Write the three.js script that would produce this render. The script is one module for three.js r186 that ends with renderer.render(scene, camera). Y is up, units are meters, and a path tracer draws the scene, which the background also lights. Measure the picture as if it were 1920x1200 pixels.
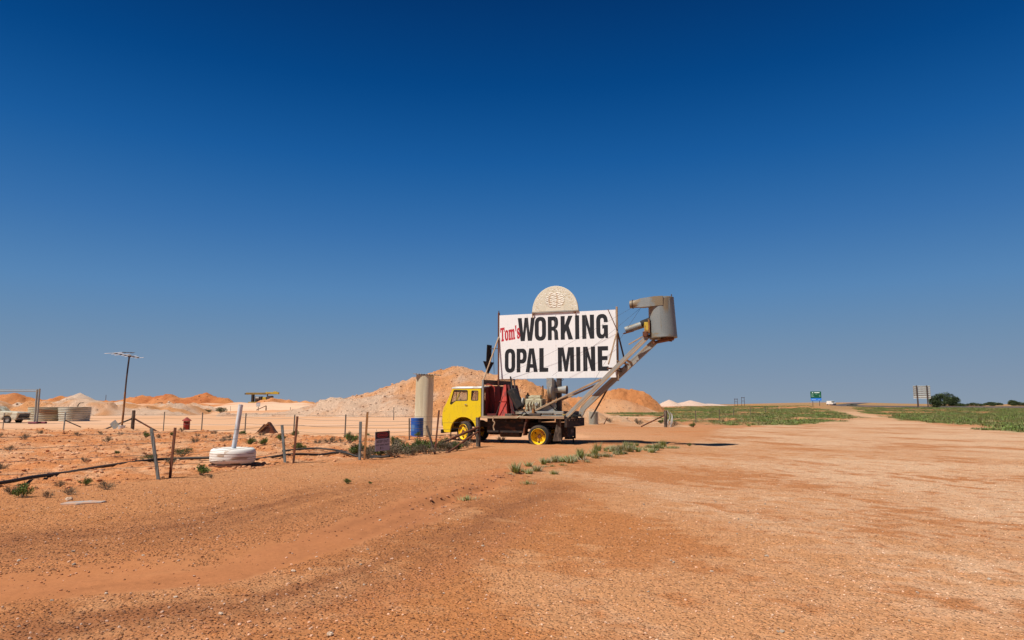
import * as THREE from 'three';
import { mergeGeometries, mergeVertices, toCreasedNormals } from 'three/addons/utils/BufferGeometryUtils.js';
import { RoundedBoxGeometry } from 'three/addons/geometries/RoundedBoxGeometry.js';

// ---------------------------------------------------------------- camera, sky, sun, exposure
const scene = new THREE.Scene();
const camera = new THREE.PerspectiveCamera(50.26, 1.6, 0.1, 9000);
camera.position.set(0, 1.65, 0);
camera.rotation.set(THREE.MathUtils.degToRad(7.04), 0, 0);
const renderer = new THREE.WebGLRenderer({ antialias: true });
renderer.toneMapping = THREE.LinearToneMapping;
renderer.toneMappingExposure = 1.25;
renderer.shadowMap.enabled = true;

const SUN_AZ = 54 * Math.PI / 180, SUN_EL = 57 * Math.PI / 180;   // azimuth from behind the photographer, towards the left
const sunDir = new THREE.Vector3(-Math.sin(SUN_AZ) * Math.cos(SUN_EL), Math.sin(SUN_EL), Math.cos(SUN_AZ) * Math.cos(SUN_EL));
const sun = new THREE.DirectionalLight(new THREE.Color(1, 0.955, 0.88), 4.6);
sun.position.copy(sunDir).multiplyScalar(120); sun.castShadow = true; sun.name = 'sun';
sun.shadow.mapSize.set(4096, 4096);
Object.assign(sun.shadow.camera, { left: -70, right: 70, top: 70, bottom: -70, near: 1, far: 400 });
scene.add(sun, sun.target);

const toLin = (c) => (c <= 0.04045 ? c / 12.92 : Math.pow((c + 0.055) / 1.055, 2.4));
const rgb = (r, g, b) => new THREE.Color().setRGB(toLin(r / 255), toLin(g / 255), toLin(b / 255));
{
  const W = 512, H = 512, data = new Float32Array(W * H * 4), EXPO = 1.25;
  // colour of the clear air by height above the horizon, in degrees
  const stops = [[-90, 132, 146, 162], [0, 138, 154, 172], [2, 128, 149, 173], [5, 112, 143, 175], [9, 88, 134, 181], [14, 58, 113, 172], [20, 26, 91, 157], [26, 6, 70, 134], [33, 3, 52, 108], [50, 3, 42, 88], [90, 3, 38, 82]];
  for (let y = 0; y < H; y++) {
    const el = ((y + 0.5) / H - 0.5) * 180;
    let k = 0; while (k < stops.length - 2 && el > stops[k + 1][0]) k++;
    const a = stops[k], b = stops[k + 1], t = Math.min(1, Math.max(0, (el - a[0]) / (b[0] - a[0])));
    for (let x = 0; x < W; x++) for (let c = 0; c < 3; c++) data[(y * W + x) * 4 + c] = toLin((a[c + 1] + (b[c + 1] - a[c + 1]) * t) / 255) / EXPO;
    for (let x = 0; x < W; x++) data[(y * W + x) * 4 + 3] = 1;
  }
  const sky = new THREE.DataTexture(data, W, H, THREE.RGBAFormat, THREE.FloatType);
  sky.mapping = THREE.EquirectangularReflectionMapping; sky.magFilter = THREE.LinearFilter; sky.needsUpdate = true;
  scene.background = sky; scene.environment = sky;
}

// ---------------------------------------------------------------- numbers and noise
let seed = 7;
const rnd = () => { seed = (seed + 0x6d2b79f5) | 0; let t = Math.imul(seed ^ (seed >>> 15), 1 | seed); t = (t + Math.imul(t ^ (t >>> 7), 61 | t)) ^ t; return ((t ^ (t >>> 14)) >>> 0) / 4294967296; };
const rr = (a, b) => a + (b - a) * rnd();
const clamp = (x, a = 0, b = 1) => Math.min(b, Math.max(a, x));
const sm = (a, b, x) => { const t = clamp((x - a) / (b - a)); return t * t * (3 - 2 * t); };
const mix = (a, b, t) => a + (b - a) * t;
const mix3 = (a, b, t) => [mix(a[0], b[0], t), mix(a[1], b[1], t), mix(a[2], b[2], t)];
const hash = (x, y) => { let h = Math.imul(x | 0, 374761393) + Math.imul(y | 0, 668265263); h = Math.imul(h ^ (h >>> 13), 1274126177); return ((h ^ (h >>> 16)) >>> 0) / 4294967296; };
const vn = (x, y) => { const ix = Math.floor(x), iy = Math.floor(y), fx = x - ix, fy = y - iy, u = fx * fx * (3 - 2 * fx), v = fy * fy * (3 - 2 * fy);
  return mix(mix(hash(ix, iy), hash(ix + 1, iy), u), mix(hash(ix, iy + 1), hash(ix + 1, iy + 1), u), v) * 2 - 1; };
const fbm = (x, y, n = 4) => { let s = 0, a = 0.5; for (let i = 0; i < n; i++) { s += a * vn(x, y); x = x * 2.03 + 17.3; y = y * 2.03 - 9.1; a *= 0.5; } return s; };
// signed distance to a polyline (positive on its right hand when walking along it), and the share walked
function lineDist(P, x, z) {
  let best = 1e9, sign = 1;
  for (let i = 0; i < P.length - 1; i++) {
    const ax = P[i][0], az = P[i][1], bx = P[i + 1][0] - ax, bz = P[i + 1][1] - az, l = bx * bx + bz * bz;
    const t = clamp(((x - ax) * bx + (z - az) * bz) / l), dx = x - ax - bx * t, dz = z - az - bz * t, d = dx * dx + dz * dz;
    if (d < best) { best = d; sign = bx * (z - az) - bz * (x - ax) > 0 ? 1 : -1; }
  }
  return Math.sqrt(best) * sign;
}
function inside(P, x, z) { let c = false; for (let i = 0, j = P.length - 1; i < P.length; j = i++) if ((P[i][1] > z) !== (P[j][1] > z) && x < ((P[j][0] - P[i][0]) * (z - P[i][1])) / (P[j][1] - P[i][1]) + P[i][0]) c = !c; return c; }

// ---------------------------------------------------------------- object helpers
const taken = new Map();
function numbered(name) { const n = taken.get(name) ?? 0; taken.set(name, n + 1); return n ? name + '_' + String(n).padStart(3, '0') : name; }
function tag(o, label, category, group, kind) { Object.assign(o.userData, { label, category }); if (group) o.userData.group = group; if (kind) o.userData.kind = kind; return o; }
function thing(name, label, category, x = 0, y = 0, z = 0, turn = 0, group) {
  const o = new THREE.Group(); o.name = numbered(name); o.position.set(x, y, z); o.rotation.y = turn; scene.add(o); return tag(o, label, category, group);
}
function mesh(name, geo, mat, parent) {
  const m = new THREE.Mesh(Array.isArray(geo) ? merge(geo) : geo, mat); m.name = parent ? name : numbered(name); m.castShadow = m.receiveShadow = true; (parent ?? scene).add(m); return m;
}
function many(name, list, mt, parent) { for (const g of list) mesh(name, g, mt, parent); }
function struct(name, geo, mat, label) { const m = mesh(name, geo, mat); m.userData.kind = 'structure'; if (label) m.userData.label = label; return m; }
function merge(list) {
  return mergeGeometries(list.map((g) => { const n = g.index ? g.toNonIndexed() : g; for (const k of Object.keys(n.attributes)) if (!['position', 'normal', 'uv'].includes(k)) n.deleteAttribute(k);
    if (!n.attributes.uv) n.setAttribute('uv', new THREE.Float32BufferAttribute(new Float32Array(n.attributes.position.count * 2), 2)); return n; }));
}
function clone(o, name, label) { const c = o.clone(); c.name = numbered(name); scene.add(c); c.userData = { ...o.userData }; if (label) c.userData.label = label; return c; }
const V = (x, y, z) => new THREE.Vector3(x, y, z);
const box = (x0, x1, y0, y1, z0, z1, r = 0) => { const g = r ? new RoundedBoxGeometry(x1 - x0, y1 - y0, z1 - z0, 2, r) : new THREE.BoxGeometry(x1 - x0, y1 - y0, z1 - z0); g.translate((x0 + x1) / 2, (y0 + y1) / 2, (z0 + z1) / 2); return g; };
function along(g, a, b) { const d = b.clone().sub(a), q = new THREE.Quaternion().setFromUnitVectors(V(0, 1, 0), d.clone().normalize()); g.applyQuaternion(q); g.translate((a.x + b.x) / 2, (a.y + b.y) / 2, (a.z + b.z) / 2); return g; }
// a bar of w by t from a to b; "across" is the direction that w is measured in
function bar(a, b, w, t, across = V(0, 0, 1)) {
  const d = b.clone().sub(a), len = d.length(), y = d.normalize(), x = across.clone().addScaledVector(y, -across.dot(y)).normalize(), z = x.clone().cross(y);
  const g = new RoundedBoxGeometry(w, len, t, 1, Math.min(w, t) * 0.12); g.applyMatrix4(new THREE.Matrix4().makeBasis(x, y, z)); g.translate((a.x + b.x) / 2, (a.y + b.y) / 2, (a.z + b.z) / 2); return g;
}
const rod = (a, b, r, r2 = r, n = 10, open = false) => along(new THREE.CylinderGeometry(r2, r, a.distanceTo(b), n, 1, open), a, b);
const curve = (pts, r, seg = 40, n = 6, tension = 0.5) => new THREE.TubeGeometry(new THREE.CatmullRomCurve3(pts, false, 'catmullrom', tension), seg, r, n);
function lathe(pts, n = 32) { return new THREE.LatheGeometry(pts.map(([r, y]) => new THREE.Vector2(r, y)), n); }
function plate(outline, holes, depth, bevel = 0.006) {
  const s = new THREE.Shape(outline.map(([x, y]) => new THREE.Vector2(x, y)));
  for (const h of holes) s.holes.push(new THREE.Path(h.map(([x, y]) => new THREE.Vector2(x, y))));
  return new THREE.ExtrudeGeometry(s, { depth, bevelEnabled: bevel > 0, bevelSize: bevel, bevelThickness: bevel, bevelOffset: -bevel, bevelSegments: 2, curveSegments: 8 });
}

// ---------------------------------------------------------------- textures and materials
function tex(w, h, fn, srgb = true, rep = [1, 1]) {
  const d = new Uint8Array(w * h * 4);
  for (let y = 0; y < h; y++) for (let x = 0; x < w; x++) { const c = fn(x / w, y / h), o = (y * w + x) * 4; d[o] = clamp(c[0], 0, 255); d[o + 1] = clamp(c[1], 0, 255); d[o + 2] = clamp(c[2], 0, 255); d[o + 3] = 255; }
  const t = new THREE.DataTexture(d, w, h); t.magFilter = THREE.LinearFilter; t.wrapS = t.wrapT = THREE.RepeatWrapping; t.repeat.set(...rep); if (srgb) t.colorSpace = THREE.SRGBColorSpace; t.needsUpdate = true; return t;
}
const mat = (c, rough = 0.8, metal = 0, more = {}) => new THREE.MeshStandardMaterial({ color: c, roughness: rough, metalness: metal, ...more });
// paint or metal with blotches of a second colour, streaks and fine grain
function worn(base, second, o = {}) {
  const { amount = 0.35, scale = 6, streak = 1, grain = 12, rough = 0.6, metal = 0, size = 256, bump = 0 } = o, s = hash(base[0] * 7, base[2] * 3 + size) * 50;
  const t = tex(size, size, (u, v) => {
    const n = fbm(u * scale * streak + s, v * scale + s, 5) * 1.4 + 0.5, k = sm(1 - amount - 0.18, 1 - amount + 0.22, n), g = (hash(u * size + 31, v * size + 7) - 0.5) * grain + fbm(u * 3 + s, v * 3, 3) * grain * 1.2;
    return [0, 1, 2].map((c) => mix(base[c], second[c], k) + g);
  });
  return new THREE.MeshStandardMaterial({ map: t, roughness: rough, metalness: metal, ...(bump ? { bumpMap: t, bumpScale: bump } : {}) });
}
const M = {
  yellow: (() => { const N = 512, chips = []; for (let i = 0; i < 70; i++) chips.push([rnd() * N, rnd() * N, 1 + 5 * Math.pow(rnd(), 4), rnd()]); for (let i = 0; i < 26; i++) { const x = rnd() * N, y = rnd() * N, l = rr(6, 40), a = rr(-0.5, 0.5); for (let k = 0; k < l; k++) chips.push([x + k * Math.cos(a), y + k * Math.sin(a), 0.7, 0.8]); }
    const wear = new Float32Array(N * N), kind = new Float32Array(N * N); for (const [cx, cy, r, k] of chips) for (let y = -Math.ceil(r); y <= r; y++) for (let x = -Math.ceil(r); x <= r; x++) if (x * x + y * y <= r * r * rr(0.6, 1.2)) { const o = ((cy + y + N) % N | 0) * N + ((cx + x + N) % N | 0); wear[o] = 0.85; kind[o] = k; }
    return new THREE.MeshStandardMaterial({ roughness: 0.48, map: tex(N, N, (u, v) => { const o = (Math.floor(v * N)) * N + Math.floor(u * N), du = sm(0.0, 0.5, fbm(u * 9, v * 2.2, 4)) * 0.4, b = [228, 196, 10].map((c, i) => mix(c, [208, 178, 60][i], du) + (hash(u * N, v * N) - 0.5) * 8), r = kind[o] > 0.5 ? [92, 60, 34] : [150, 96, 40]; return b.map((c, i) => mix(c, r[i], wear[o])); }) }); })(),
  yellowRim: worn([238, 196, 10], [150, 98, 30], { amount: 0.16, scale: 6, rough: 0.55 }),
  whitePaint: worn([226, 224, 216], [190, 178, 158], { amount: 0.25, rough: 0.55 }),
  red: worn([104, 28, 23], [74, 24, 20], { amount: 0.3, scale: 5, rough: 0.7 }),  // hopper red darkened, the shade of its rear faces put into the colour
  litRed: worn([182, 52, 36], [120, 40, 30], { amount: 0.18, scale: 5, rough: 0.65 }),  // the same red as seen lit, sunlight put into the colour
  darkSteel: worn([58, 54, 54], [92, 66, 48], { amount: 0.35, scale: 7, rough: 0.7 }),
  grime: worn([46, 38, 33], [86, 58, 40], { amount: 0.4, scale: 6, rough: 0.9 }),
  boom: worn([150, 146, 138], [150, 122, 92], { amount: 0.35, scale: 5, rough: 0.65 }),
  tanSteel: worn([176, 150, 120], [128, 92, 62], { amount: 0.35, scale: 8, rough: 0.75 }),
  greySteel: worn([136, 138, 138], [156, 146, 126], { amount: 0.3, scale: 6, rough: 0.6 }),
  galv: worn([130, 134, 132], [136, 120, 96], { amount: 0.34, scale: 7, streak: 1.0, rough: 0.6, metal: 0.1, size: 512, grain: 16 }),
  rust: worn([112, 62, 36], [66, 38, 26], { amount: 0.4, scale: 9, rough: 0.92, grain: 22 }),
  paleRust: worn([160, 112, 62], [112, 72, 42], { amount: 0.4, scale: 9, rough: 0.9, grain: 20 }),
  black: mat(rgb(24, 23, 24), 0.6),
  matteBlack: worn([30, 28, 28], [58, 48, 42], { amount: 0.3, rough: 0.85 }),
  rubber: worn([38, 36, 35], [84, 68, 56], { amount: 0.3, scale: 8, rough: 0.9 }),
  dustyRubber: worn([58, 52, 48], [110, 86, 68], { amount: 0.4, scale: 8, rough: 0.92 }),
  timber: worn([112, 98, 84], [72, 60, 50], { amount: 0.45, scale: 5, streak: 5, rough: 0.95, grain: 22 }),
  picket: worn([78, 78, 76], [104, 82, 62], { amount: 0.35, scale: 9, rough: 0.8 }),
  greyPicket: worn([116, 120, 118], [86, 88, 84], { amount: 0.4, scale: 9, rough: 0.7 }),
  wire: mat(rgb(118, 108, 100), 0.6, 0.4),
  engine: worn([176, 168, 138], [132, 112, 82], { amount: 0.35, scale: 5, rough: 0.7, grain: 12 }),
  oldChrome: mat(rgb(196, 194, 188), 0.3, 0.85),
  pipe: worn([206, 198, 170], [186, 174, 146], { amount: 0.3, scale: 3, streak: 2, rough: 0.75, grain: 10 }),
  lidSheet: worn([196, 198, 194], [140, 132, 120], { amount: 0.3, rough: 0.5 }),
  blueDrum: worn([28, 84, 166], [84, 122, 168], { amount: 0.22, scale: 6, rough: 0.5 }),
  tank: worn([190, 186, 170], [168, 158, 136], { amount: 0.2, scale: 4, streak: 3, rough: 0.5, metal: 0.05 }),
  rustTank: worn([182, 174, 150], [156, 112, 74], { amount: 0.26, scale: 4, streak: 0.6, rough: 0.65 }),
  whiteTyre: worn([222, 216, 206], [172, 146, 122], { amount: 0.3, scale: 9, rough: 0.75, grain: 14 }),
  pvc: worn([206, 208, 210], [170, 168, 162], { amount: 0.2, rough: 0.45 }),
  oldCar: worn([206, 200, 176], [168, 150, 118], { amount: 0.3, scale: 4, rough: 0.5 }),
  terracotta: worn([146, 50, 40], [104, 44, 36], { amount: 0.3, scale: 7, rough: 0.85 }),
  rigYellow: worn([188, 158, 44], [150, 110, 50], { amount: 0.35, scale: 4, rough: 0.6 }),
  glass: new THREE.MeshPhysicalMaterial({ color: 0xf2efe8, roughness: 0.06, transmission: 1, thickness: 0, ior: 1.45 }),
  hose: worn([34, 32, 32], [78, 64, 52], { amount: 0.35, scale: 10, rough: 0.75 }),
};

// gravel: one tile of stones of many sizes, as colour and as relief, 6.4 m wide
const TILE = 6.4, gravel = (() => {
  const N = 2048, hgt = new Float32Array(N * N), tone = new Float32Array(N * N * 2);
  for (let y = 0; y < N; y++) for (let x = 0; x < N; x++) { const o = y * N + x; hgt[o] = 0.12 + 0.1 * hash(x, y); tone[o * 2] = 0.7 + 0.2 * (hash(x + 5, y) - 0.5) + 0.1 * vn(x * 0.0625, y * 0.0625); }
  const stone = (cx, cy, r, ty, warm, h) => { const a = rnd() * 3.14, ca = Math.cos(a), sa = Math.sin(a), e = rr(0.6, 1), R = Math.ceil(r);
    for (let dy = -R; dy <= R; dy++) for (let dx = -R; dx <= R; dx++) { const u = (dx * ca + dy * sa) / r, v = (-dx * sa + dy * ca) / (r * e), q = u * u + v * v; if (q > 1) continue;
      const o = ((cy + dy + N) % N) * N + ((cx + dx + N) % N), hh = 0.15 + h * Math.sqrt(1 - q); if (hh > hgt[o]) { hgt[o] = hh; tone[o * 2] = ty; tone[o * 2 + 1] = warm; } } };
  for (let i = 0; i < 150000; i++) { const r = 0.9 + 5.2 * Math.pow(rnd(), 3.2), t = rnd(); stone((rnd() * N) | 0, (rnd() * N) | 0, r, t < 0.09 ? rr(0.4, 0.55) : t < 0.25 ? rr(0.88, 1) : clamp(0.7 + (rnd() + rnd() - 1) * 0.3, 0.3, 1), rr(-1, 1), Math.min(0.85, r * 0.15)); }
  const d = new Uint8Array(N * N * 4), b = new Uint8Array(N * N * 4);
  for (let i = 0; i < N * N; i++) { const t = tone[i * 2] * 255, w = tone[i * 2 + 1] * 22; d[i * 4] = clamp(t + w * 0.3, 0, 255); d[i * 4 + 1] = clamp(t - w * 0.3, 0, 255); d[i * 4 + 2] = clamp(t - w, 0, 255); d[i * 4 + 3] = 255; b[i * 4] = b[i * 4 + 1] = b[i * 4 + 2] = clamp(hgt[i] * 255, 0, 255); b[i * 4 + 3] = 255; }
  const mk = (a) => { const t = new THREE.DataTexture(a, N, N); t.magFilter = THREE.LinearFilter; t.wrapS = t.wrapT = THREE.RepeatWrapping; t.needsUpdate = true; return t; };
  return { map: mk(d), bump: mk(b) };
})();
const fine = tex(1024, 1024, (u, v) => { const x = u * 1024, y = v * 1024, n = 184 + 16 * (hash(x, y) - 0.5) + 12 * vn(u * 256, v * 256) + 8 * vn(u * 64, v * 64), k = hash(x * 3 + 1, y * 5) < 0.012 ? (hash(x, y + 9) < 0.6 ? -60 : 50) : 0; return [n + k, n + k, n + k]; }, false);
const groundMat = new THREE.MeshPhysicalMaterial({ vertexColors: true, map: gravel.map, bumpMap: gravel.bump, bumpScale: 0.017, roughness: 1, specularIntensity: 0.15 });
const sandMat = new THREE.MeshPhysicalMaterial({ vertexColors: true, map: fine, bumpMap: fine, bumpScale: 0.012, roughness: 1, specularIntensity: 0.15 });

// ---------------------------------------------------------------- ground
const EDGE = [[-12, -3.4], [-9, -4.6], [-4.5, -6.3], [-2.9, -7], [-2.2, -8.6], [-1.5, -11.4], [-0.8, -13], [0.26, -16.9], [2.24, -20.8], [4.6, -23.8], [6.6, -27], [10, -34], [14, -46]];
const NEARF = [[-40, 2], [-12, -8], [-7.6, -14], [-5.9, -17.8], [-4.2, -19.3], [-2.4, -21.8], [-1.25, -25.5], [-0.8, -34]];
const FARF = [[-120, -52], [-26, -39], [-17, -37.4], [-12, -34.4], [-7.5, -31], [-4.4, -31.5], [-2.6, -34]];
const AREA_A = [[21.7, -165], [80.4, -357], [292, -857], [160, -390], [88.4, -195], [42, -84], [32.1, -67.2], [23, -55.1], [16.6, -48.9], [13.4, -46.8], [12.9, -55.1], [19.7, -89.5], [14.4, -97.6]];
const AREA_B = [[112, -226], [59.5, -113], [39.7, -69.3], [35, -56.6], [31.5, -45.8], [30.4, -40.6], [48, -30], [132, -100], [132, -165], [124, -186]];
function masks(x, z) {
  const o = { e: 99, bank: 0, rise: 0, yard: 0, hum: 0 };
  if (x > -16 && x < 22 && z > -48) o.e = lineDist(EDGE, x, z);
  if (x < 2 && z > -75) { const wob = 0.5 * fbm(x * 0.35, z * 0.35, 3), n = lineDist(NEARF, x, z) + wob, f = lineDist(FARF, x, z) + wob; o.bank = sm(0.3, -0.9, n) * sm(-0.6, 0.5, f); o.rise = o.bank * sm(-0.5, -6, n); }
  o.yard = sm(6 + 8 * vn(z * 0.06, 3), -4, x) * (1 - o.bank) * sm(-28, -33, z + x * 0.12);
  o.hum = sm(-96, -116, z - x * 0.12) * sm(-8, -34, x);
  return o;
}
function H(x, z, m = masks(x, z)) {
  const d = Math.hypot(x, z);
  let h = 0.03 * fbm(x * 0.22, z * 0.22, 3) + (d < 45 ? 0.012 * fbm(x * 1.7, z * 1.7, 3) : 0);
  if (m.e < 90) {
    const near = sm(-18, -11, z), sharp = sm(-18.5, -15, z) * sm(-10.5, -12, z), w = mix(1.3, 0.16, sharp);
    h -= near * 0.018 * (Math.exp(-(((m.e + 0.35) / 0.16) ** 2)) + Math.exp(-(((m.e - 0.3) / 0.16) ** 2)) + Math.exp(-(((m.e - 2.0) / 0.14) ** 2)));
    h += 0.07 * sm(w, -w, m.e + 0.25 * fbm(x * 2, z * 2, 3) * (0.4 + sharp)) * sm(22, 14, x) * sm(-4.5, -9, z);
    h -= 0.1 * sharp * Math.exp(-(((m.e + 0.2 * fbm(x * 2.6, z * 2.6, 3)) / 0.13) ** 2)) * sm(-0.3, 0.1, fbm(x * 0.9 + 3, z * 0.9, 2) + 0.1);
    h -= 0.03 * Math.exp(-((m.e - 0.1) ** 2) / 0.25) * sm(-13, -9, z);
  } else if (z < -20 && x < 10) h += 0.07 * sm(14, 8, x);
  if (m.bank > 0) h += m.rise * (0.05 + 0.3 * Math.abs(fbm(x * 0.5, z * 0.5, 4))) + m.bank * (0.03 + 0.12 * fbm(x * 1.6, z * 1.6, 4) + 0.05 * fbm(x * 5, z * 5, 2));
  if (m.hum > 0) h += m.hum * (1.0 + 1.6 * fbm(x * 0.08, z * 0.12, 5)) * sm(-420, -250, z);
  if (d > 90) h += sm(90, 700, d) * (0.9 * fbm(x * 0.012, z * 0.012, 4));
  if (x > 60) h += 0.6 * sm(70, 120, x) * sm(-110, -190, z) + 0.7 * Math.exp(-(((x - 104) / 16) ** 2) - (((z + 245) / 30) ** 2)) + 0.5 * sm(-330, -420, z) * sm(150, 260, x) + 2.2 * Math.exp(-(((x - 280) / 90) ** 2) - (((z + 620) / 60) ** 2));
  return h;
}
const C = { pale: [.43, .212, .1], white: [.52, .335, .212], dark: [.245, .1, .044], sand: [.345, .14, .06], yard: [.55, .35, .232], yardWarm: [.52, .285, .15], bank: [.45, .182, .073], bankPale: [.53, .3, .17], warm: [.36, .142, .05], shoulder: [.43, .2, .092], green: [.2, .18, .075], redSoil: [.42, .17, .074], plain: [.40, .19, .095], hum: [.58, .39, .27], olive: [.23, .17, .085] };
function groundColor(x, z, m) {
  const d = Math.hypot(x, z), n1 = fbm(x * 0.5, z * 0.5, 4), n2 = fbm(x * 2.1 + 40, z * 2.1, 4), n3 = fbm(x * 0.12 + 9, z * 0.12, 4);
  // gravel road: paler and whiter to the far side, warm stained patches broken up by the stones
  const n5 = d < 40 ? fbm(x * 5.5 + 3, z * 5.5, 3) : 0, al = fbm((x * 0.88 - z * 0.47) * 0.55, (x * 0.47 + z * 0.88) * 0.24, 4), al2 = fbm((x * 0.9 - z * 0.42) * 2.6, (x * 0.42 + z * 0.9) * 0.8 + 5, 4);
  let c = mix3(C.pale, C.white, clamp(0.1 + sm(-0.5, 10, x + 0.06 * z) * 0.78 + n3 * 0.6 + n2 * 0.5 + n5 * 0.9 + al2 * 0.9));
  c = mix3(c, C.warm, clamp(sm(-0.2, 0.42, al + al2 * 0.9 + n2 * 0.4 + n5 * 0.8 + 0.16 * sm(9, 1, Math.abs(x - 1.5)) * sm(-22, -9, z) - 0.28 * sm(4, 14, x)) * 0.88));
  if (m.e < 90) {
    // bands left by wheels and by the grader, drawn out along the track
    const st = fbm(m.e * 4.5, (z - x * 0.7) * 0.22, 4), e = m.e + 0.4 * n1 + 0.18 * n2 + 0.15 * n5, near = sm(-17, -11, z), left = sm(0.4, -0.8, e);
    c = mix3(c, mix3(C.shoulder, C.pale, clamp(0.4 + n2 + n5)), left); c = mix3(c, C.warm, left * near * 0.45); c = mix3(c, C.warm, left * 0.6 * sm(0.1, 0.5, n1 + n5 * 0.6 + al2 * 0.5));
    const s1 = Math.exp(-((e + 0.05) ** 2) / 0.3), s2 = Math.exp(-((e - 1.3) ** 2) / 0.5), s3 = Math.exp(-((e + 2.0) ** 2) / 1.5), s4 = Math.exp(-((e - 2.0) ** 2) / 0.05), s5 = Math.exp(-((e + 0.85) ** 2) / 0.03);
    c = mix3(c, C.dark, clamp(near * (s3 * 0.75 + s2 * 0.95) * (0.85 + 0.9 * st + 0.6 * n5 + 0.4 * n2)));
    c = mix3(c, C.sand, clamp(s1 * sm(-28, -14, z) * (1.1 + 0.9 * st) + near * (s4 * 0.7 + s5 * 0.5) * (0.8 + st)));
    c = mix3(c, C.dark, clamp(near * s1 * sm(0.12, 0.4, st) * 0.55));
    c = mix3(c, C.bank, 0.7 * sm(0.15, 0.5, n1 + n2 * 0.4) * left * (1 - near));
    if (s1 * (1 + 0.8 * st) + 0.5 * n5 > 0.5 && z > -19) m.soft = true;
  }
  c = mix3(c, mix3(C.yard, C.yardWarm, clamp(0.5 + 1.1 * fbm(x * 0.05, z * 0.3, 4) + 0.3 * n3)), m.yard);
  if (m.bank > 0) c = mix3(c, mix3(C.bank, C.bankPale, clamp(0.34 + n1 * 0.8 + n2 * 1.1 + n5 * 0.8)), m.bank);
  if (m.hum > 0) c = mix3(c, mix3(C.hum, C.bank, sm(0.08, 0.35, fbm(x * 0.05 + 3, z * 0.08, 4))), m.hum);
  // open plain east of the mine: red soil with patches of dry olive scrub
  if (x > 55) c = mix3(c, mix3(mix3(C.plain, C.redSoil, clamp(0.5 + n3)), C.olive, sm(-0.1, 0.2, fbm(x * 0.014, z * 0.009, 4)) * 0.7), sm(55, 100, x));
  if (m.yard > 0.5 || m.hum > 0.5) m.soft = true;
  const nb = 2.2 * fbm(x * 0.3, z * 0.3, 3), g = (z < -38 && x > 8) ? (inside(AREA_A, x + nb, z + nb) || inside(AREA_B, x + nb, z + nb)) : false;
  if (g) c = mix3(c, mix3(C.redSoil, C.green, clamp(0.5 + fbm(x * 0.2, z * 0.12, 4) * 2)), 0.75);
  return c;
}
{
  const zs = [], xs = [0];
  for (let z = 30; z > -3.4; z -= 0.9) zs.push(z);
  for (let d = 3.5; d < 4200;) { zs.push(-d); d += d < 60 ? Math.max(0.055, d * 0.0058) : d * 0.02; }
  for (let x = 0; x < 4200;) { x += Math.max(0.1, 0.032 * (x - 9)); xs.push(x); xs.unshift(-x); }
  const nx = xs.length, nz = zs.length, pos = new Float32Array(nx * nz * 3), col = new Float32Array(nx * nz * 3), uv = new Float32Array(nx * nz * 2), idx = new Uint32Array((nx - 1) * (nz - 1) * 6), soft = new Uint8Array(nx * nz);
  let o = 0;
  for (let j = 0; j < nz; j++) for (let i = 0; i < nx; i++, o++) {
    const x = xs[i], z = zs[j], m = masks(x, z), c = groundColor(x, z, m); soft[o] = m.soft ? 1 : 0;
    pos.set([x, H(x, z, m), z], o * 3); col.set([c[0] * 1.58, c[1] * 1.53, c[2] * 1.46], o * 3); uv.set([x / TILE, z / TILE], o * 2);
  }
  o = 0; let rough = 0;
  for (const want of [0, 1]) { for (let j = 0; j < nz - 1; j++) for (let i = 0; i < nx - 1; i++) { const a = j * nx + i; if (soft[a] !== want) continue; idx.set([a, a + 1, a + nx, a + 1, a + nx + 1, a + nx], o); o += 6; } if (!want) rough = o; }
  const g = new THREE.BufferGeometry();
  g.setAttribute('position', new THREE.BufferAttribute(pos, 3)); g.setAttribute('color', new THREE.BufferAttribute(col, 3)); g.setAttribute('uv', new THREE.BufferAttribute(uv, 2)); g.setIndex(new THREE.BufferAttribute(idx, 1)); g.computeVertexNormals(); g.addGroup(0, rough, 0); g.addGroup(rough, idx.length - rough, 1);
  struct('ground', g, [groundMat, sandMat], 'orange desert ground of gravel, dirt track and pale mine yard');
  console.log('ground', nx, nz);
}

// highway far off to the right of the dirt track
{
  const yAt = (i, pts) => { let a = 0; for (let k = -8; k <= 8; k++) { const p = pts[clamp(i + k, 0, pts.length - 1)]; a += H(p.x, p.z); } return a / 17; };
  const P = [[150, -20], [146, -110], [148, -195], [164, -300], [194, -400], [240, -500], [340, -640], [520, -800]], pts = new THREE.CatmullRomCurve3(P.map(([x, z]) => V(x, 0, z))).getPoints(160);
  const pos = [], idx = [];
  pts.forEach((p, i) => { const q = pts[Math.min(i + 1, pts.length - 1)], r = pts[Math.max(i - 1, 0)], t = q.clone().sub(r).normalize(), n = V(-t.z, 0, t.x);
    const y = yAt(i, pts) + 0.45;
    for (const [s, dy] of [[-6.5, -1], [-4.6, 0], [4.6, 0], [6.5, -1]]) pos.push(p.x + n.x * s, y + dy, p.z + n.z * s);
    if (i) for (let k = 0; k < 3; k++) { const a = (i - 1) * 4 + k, b = i * 4 + k; idx.push(a, a + 1, b, a + 1, b + 1, b); } });
  const g = new THREE.BufferGeometry(); g.setAttribute('position', new THREE.Float32BufferAttribute(pos, 3)); g.setIndex(idx); g.computeVertexNormals();
  struct('sealed_road', g, mat(new THREE.Color(0.075, 0.06, 0.055), 0.95), 'dark sealed highway running to the horizon');
}

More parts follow.
